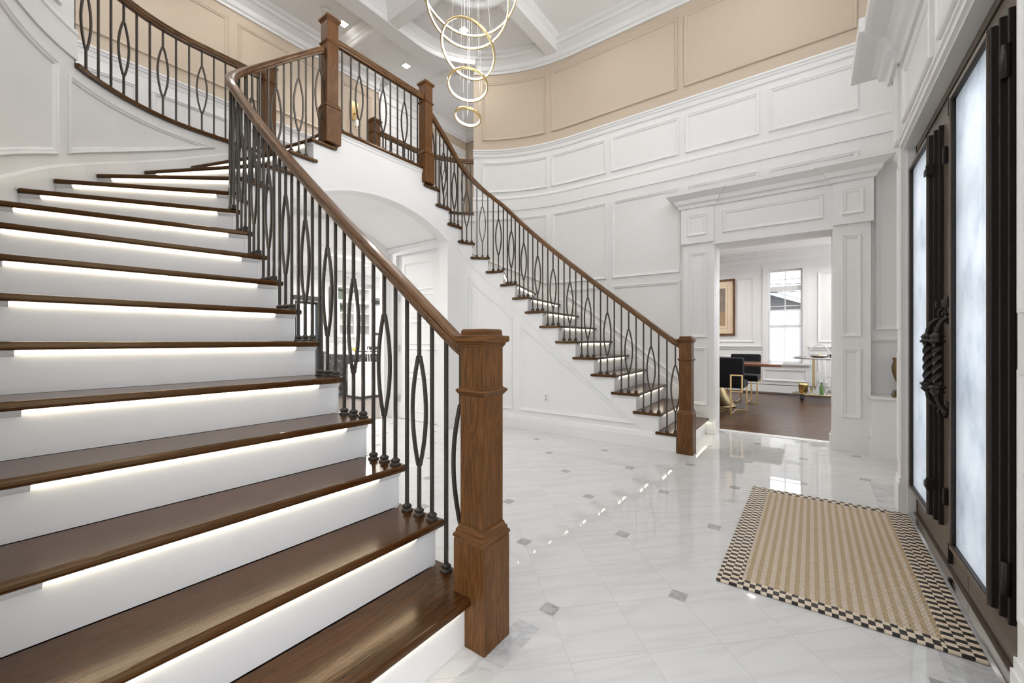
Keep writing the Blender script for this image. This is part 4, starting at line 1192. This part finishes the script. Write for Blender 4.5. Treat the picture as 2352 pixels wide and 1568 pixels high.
pot('bottle',(kx-.08,ky-.02,.126),[(.032,0),(.034,.02),(.034,.13),(.012,.18),(.012,.23)],'green_glass','small green glass bottle on the lower shelf of the bar cart','bottle')
pot('glass_vase',(kx-.05,ky-.14,.126),[(.045,0),(.03,.03),(.02,.12),(.03,.2),(.06,.30),(.065,.32)],'clear_glass','flared clear vase on the right of the lower cart shelf','vase')
pot('glass_jar',(kx-.13,ky+.12,.126),[(.035,0),(.038,.02),(.038,.12),(.03,.14)],'clear_glass','short clear jar next to the gold ice bucket on the cart','jar')
t=thing('glass_basket','round handled chrome serving basket with yellow fruit on top of the bar cart','basket',(kx-.03,ky+.02,.802),g)
MB().lathe((kx-.03,ky+.02,.802),[(.11,0),(.155,.03),(.165,.06),(.160,.062),(.10,.012),(.0,.01)],26).build('bowl','chrome',t)
MB().tube([(kx-.03,ky+.02+.155*cos(a*PI/16),.86+.19*sin(a*PI/16)) for a in range(17)],.009,8).build('handle','chrome',t)
MB().lathe((kx-.03,ky,.84),[(.0,-.035),(.03,-.02),(.036,0),(.03,.02),(.0,.035)],12).build('lemon','yellow',t)
pot('serving_tray',(kx-.05,ky+.30,.802),[(.07,0),(.10,.012),(.12,.018),(.115,.022),(.06,.006),(.0,.006)],'chrome','flat silver dish at the left end of the top cart shelf','tray')
for i,(dx,dy) in enumerate(((-.1,-.17),(-.02,-.22),(-.12,-.27))):
    pot('tumbler',(kx+dx,ky+dy,.802),[(.030,0),(.034,.07),(.032,.07),(.028,.006),(.0,.006)],'clear_glass','clear tumbler among the glasses on the right of the top cart shelf','glass')
# ------------------------------------------------------------------ kitchen beyond the arch
YK2=9.30; ZKc=2.78
mb=MB(); W=[(4.55,5.10,.0,2.02),(6.32,7.06,1.32,2.06)]
xs=[-1.5]+[q for w in W for q in w[:2]]+[8.2]
for a,b in zip(xs[0::2],xs[1::2]): mb.box(a,b,YK2,YK2+.12,0,ZKc)
for a,b,z0,z1 in W: mb.box(a,b,YK2,YK2+.12,0,z0) if z0>0 else None; mb.box(a,b,YK2,YK2+.12,z1,ZKc)
wk=struct(mb.build('wall_kitchen','wall_white'))
struct(MB().box(-1.5,8.2,Y2+.1,YK2+.1,ZKc,ZKc+.08).build('ceiling_kitchen','ceiling_white'))
mb=MB(); mb.sweep([(-1.5,YK2,ZKc-.22),(8.1,YK2,ZKc-.22)],[(-l*.8,z*.8) for l,z in CROWN]); mb.sweep([(3.2,6.9,ZKc-.16),(8.1,6.9,ZKc-.16)],[(.06,0),(.10,.12),(.13,.16),(-.13,.16),(-.10,.12),(-.06,0)])
struct(mb.build('ceiling_trim','white_paint'))
for i,(a,b,z0,z1) in enumerate(W):
    mb=MB(); k=.05; q=YK2+.03
    z0=max(z0,.05)
    mb.box(a,a+k,q,q+.04,z0,z1); mb.box(b-k,b,q,q+.04,z0,z1); mb.box(a+.002,b-.002,q+.001,q+.039,z1-k,z1-.001); mb.box(a+.002,b-.002,q+.001,q+.039,z0+.001,z0+k)
    w=struct(mb.build('window_%d'%(i+2),'white_paint' if i else 'black_metal')); MB().box(a+k,b-k,q+.01,q+.014,z0+k,z1-k).build('window_pane','glass',w)
    t=thing('roller_blind',['dark roller blind case above the tall kitchen glass door','dark roller blind case above the small kitchen window'][i],'blind',(a,YK2-.05,z1)); MB().box(a-.06,b+.06,YK2-.09,YK2-.005,z1+.03,z1+.12).build('blind_case','dark_rod',t)
    if i: MB().box(a-.03,b+.03,YK2-.03,YK2-.012,z0-.06,z0+.02).build('bottom_bar','dark_rod',t)
o=MB().box(5.02,5.16,YK2-.08,YK2-.005,0,2.0).build('door_curtain','black_metal'); tag(o,'tall black folded panel beside the kitchen glass door','curtain')
cb=thing('kitchen_cabinet','tall white glass fronted kitchen cabinet with plates above','cabinet',(5.85,YK2-.18,1.2))
mb=MB(); x0,x1=5.35,6.27; y0,y1=YK2-.34,YK2-.012
mb.box(x0,x1,y1-.02,y1,1.22,2.42); mb.box(x0,x0+.03,y0,y1,1.22,2.42); mb.box(x1-.03,x1,y0,y1,1.22,2.42)
for z in (1.222,1.50,1.78,2.08,2.395): mb.box(x0+.003,x1-.003,y0+.002,y1-.003,z,z+.024)
mb.build('carcass','white_paint',cb)
mb=MB(); mb.box(x0,x0+.06,y0-.02,y0,1.22,2.08); mb.box(x1-.06,x1,y0-.02,y0,1.22,2.08); mb.box(x0+.002,x1-.002,y0-.019,y0-.001,1.221,1.28); mb.box(x0+.002,x1-.002,y0-.019,y0-.001,2.03,2.10); mb.box((x0+x1)/2-.03,(x0+x1)/2+.03,y0-.0195,y0-.0005,1.222,2.079)
d=mb.build('glass_door','white_paint',cb); MB().box(x0+.05,x1-.05,y0-.012,y0-.008,1.27,2.05).build('door_pane','glass',d)
def plate(x,z,r,mat,label,y=None):
    m=Matrix.Rotation(R(78),4,'X'); y=y or YK2-.12
    tag(MB().lathe((x,y,z+r+.002),[(.0,.0),(r*.6,.004),(r,.018),(r,.022),(r*.6,.010),(.0,.006)],24,m=m).build('display_plate',mat,loc=(x,y,z)),label,'plate','plates displayed in the kitchen')
plate(5.55,2.11,.135,'plate_green','round dark green plate standing at the left of the shelf above the glass cabinet')
plate(5.95,2.11,.12,'plate_grey','round grey plate standing at the right of the shelf above the glass cabinet')
plate(6.42,2.30,.12,'plate_grey','pale round plate standing above the small kitchen window, left one'); plate(6.95,2.30,.11,'plate_green','green patterned plate standing above the small kitchen window, right one')
plate(5.52,1.81,.115,'plate_green','dark green plate inside the glass cabinet on the top shelf')
plate(6.05,1.53,.10,'plate_grey','grey plate inside the glass cabinet on the middle shelf'); 
struct(MB().box(6.30,7.3,YK2-.14,YK2-.01,2.24,2.29).build('trim_6','white_paint'))
ct=thing('kitchen_counter','white kitchen base cabinets with marble counter under the glass cabinet','counter',(6.2,YK2-.3,0))
MB().box(5.20,8.05,YK2-.60,YK2-.012,.0,.85).build('base_cabinet','white_paint',ct)
MB().box(5.18,8.05,YK2-.64,YK2-.012,.85,.885).build('countertop','counter_white',ct); MB().box(5.18,8.05,YK2-.03,YK2-.012,.885,1.22).build('backsplash','splash',ct)
mb=MB()
for x in (5.6,6.05,6.5,6.95): mb.box(x-.004,x+.004,YK2-.603,YK2-.60,.1,.84)
mb.build('cabinet_gap','plate_grey',ct)
tag(MB().lathe((5.78,YK2-.45,.886),[(.06,0),(.075,.01),(.075,.055),(.06,.06)],18).build('sponge_bowl','yellow',loc=(5.78,YK2-.45,.886)),'small yellow bowl on the kitchen counter','bowl')
fa=MB(); fa.tube([(6.15,YK2-.2,.886),(6.15,YK2-.2,1.16),(6.15,YK2-.26,1.22),(6.15,YK2-.36,1.2),(6.15,YK2-.38,1.12)],.011); tag(fa.build('kitchen_faucet','chrome'),'tall chrome faucet on the kitchen counter','faucet')
isl=thing('kitchen_island','dark veined marble kitchen island with a white top','island',(5.6,8.0,0))
MB().box(4.80,6.4,7.62,8.35,0,.845).build('island_base','dark_marble',isl); MB().box(4.77,6.43,7.58,8.39,.845,.88).build('island_top','counter_white',isl)
dw=thing('portable_washer','white portable appliance standing in front of the dark kitchen island','appliance',(4.95,7.3,0))
MB().box(4.73,5.20,7.10,7.55,.02,.66).build('washer_body','plastic_white',dw,bevel=.025); MB().box(4.73,5.20,7.10,7.55,0,.03).build('washer_base','black_metal',dw); MB().obox((4.965,7.30,.675),(.40,.38,.035)).build('washer_lid','plastic_white',dw,bevel=.012)
mb=MB(); mb.tube([(5.1,7.4,.69),(5.14,7.45,.9),(5.2,7.52,.98),(5.26,7.57,.88),(5.28,7.56,.6),(5.22,7.52,.45),(5.2,7.5,.6)],.008,6); tag(mb.build('power_cord','plastic_white'),'white cord looping from the portable appliance over the island edge','cord')
es=thing('countertop_oven','silver and black countertop oven on the kitchen island below the window','oven',(5.75,8.0,.881))
MB().box(5.35,5.80,7.80,8.20,.895,1.25).build('oven_body','chrome',es,bevel=.01); MB().box(5.36,5.79,7.79,7.80,.93,1.0).build('oven_band','black_metal',es); MB().box(5.33,6.0,7.78,8.22,.882,.895).build('oven_tray','black_metal',es); MB().box(5.84,6.12,7.85,8.15,.895,1.28).build('side_module','dark_rod',es,bevel=.01)
for x,y in ((4.3,6.2),(5.4,7.9),(6.6,7.9),(6.0,6.2),(2.8,6.2),(2.8,8.0)): downlight(x,y,ZKc-.001,'kitchen ceiling downlight added to brighten the room beyond the arch',38,.05,'kitchen downlights',165)  # lamps added so the kitchen does not render dark
downlight(2.08,4.0,vz(2.08)-.03,'small downlight added inside the arch vault to brighten the passage',14,.035,'added passage light',165)  # added lamp, tucked out of view to lift the vault
# ------------------------------------------------------------------ daylight, camera
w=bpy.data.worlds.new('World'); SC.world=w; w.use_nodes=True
nt=w.node_tree; nt.nodes.clear()
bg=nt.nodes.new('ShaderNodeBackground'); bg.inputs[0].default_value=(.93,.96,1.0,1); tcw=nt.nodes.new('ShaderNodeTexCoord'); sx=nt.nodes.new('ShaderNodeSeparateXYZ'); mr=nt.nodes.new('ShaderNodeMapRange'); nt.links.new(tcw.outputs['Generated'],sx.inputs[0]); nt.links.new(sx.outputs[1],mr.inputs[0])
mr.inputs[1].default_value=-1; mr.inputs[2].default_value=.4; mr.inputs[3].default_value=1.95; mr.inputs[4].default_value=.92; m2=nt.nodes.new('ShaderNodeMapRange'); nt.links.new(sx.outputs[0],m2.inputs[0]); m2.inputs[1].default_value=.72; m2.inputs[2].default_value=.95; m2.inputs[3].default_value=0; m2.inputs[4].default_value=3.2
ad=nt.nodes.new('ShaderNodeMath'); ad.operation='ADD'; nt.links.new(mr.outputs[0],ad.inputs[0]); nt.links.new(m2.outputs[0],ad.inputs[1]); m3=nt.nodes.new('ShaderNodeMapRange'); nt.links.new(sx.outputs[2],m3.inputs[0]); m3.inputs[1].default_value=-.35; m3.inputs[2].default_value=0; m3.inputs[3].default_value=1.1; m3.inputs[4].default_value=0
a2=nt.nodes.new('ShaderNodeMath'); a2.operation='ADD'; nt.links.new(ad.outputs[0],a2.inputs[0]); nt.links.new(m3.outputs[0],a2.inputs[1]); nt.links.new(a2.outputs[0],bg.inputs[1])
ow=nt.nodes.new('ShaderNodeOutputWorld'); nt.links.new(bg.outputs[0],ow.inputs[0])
cam=bpy.data.cameras.new('camera'); cam.sensor_width=36; cam.lens=36*944.457/2352; cam.shift_y=-(784-781.84)/2352; cam.clip_start=.02; cam.clip_end=200
co=bpy.data.objects.new('camera',cam); COL.objects.link(co); co.location=(0,0,1.1315); co.rotation_euler=(R(90),0,R(36.0917-90))
SC.camera=co
vs_=SC.view_settings; vs_.view_transform='Standard'; vs_.look='None'; vs_.gamma=1; vs_.use_curve_mapping=False; vs_.exposure=0.27
SC.cycles.use_denoising=True
try: SC.cycles.denoiser='OPENIMAGEDENOISE'
except Exception: pass
SC.cycles.max_bounces=7; SC.cycles.diffuse_bounces=4; SC.cycles.glossy_bounces=3; SC.cycles.transmission_bounces=5; SC.cycles.use_adaptive_sampling=True; SC.cycles.adaptive_threshold=.12; SC.cycles.light_sampling_threshold=.03; SC.cycles.adaptive_min_samples=12
SC.cycles.caustics_reflective=False; SC.cycles.caustics_refractive=False; SC.cycles.sample_clamp_indirect=6
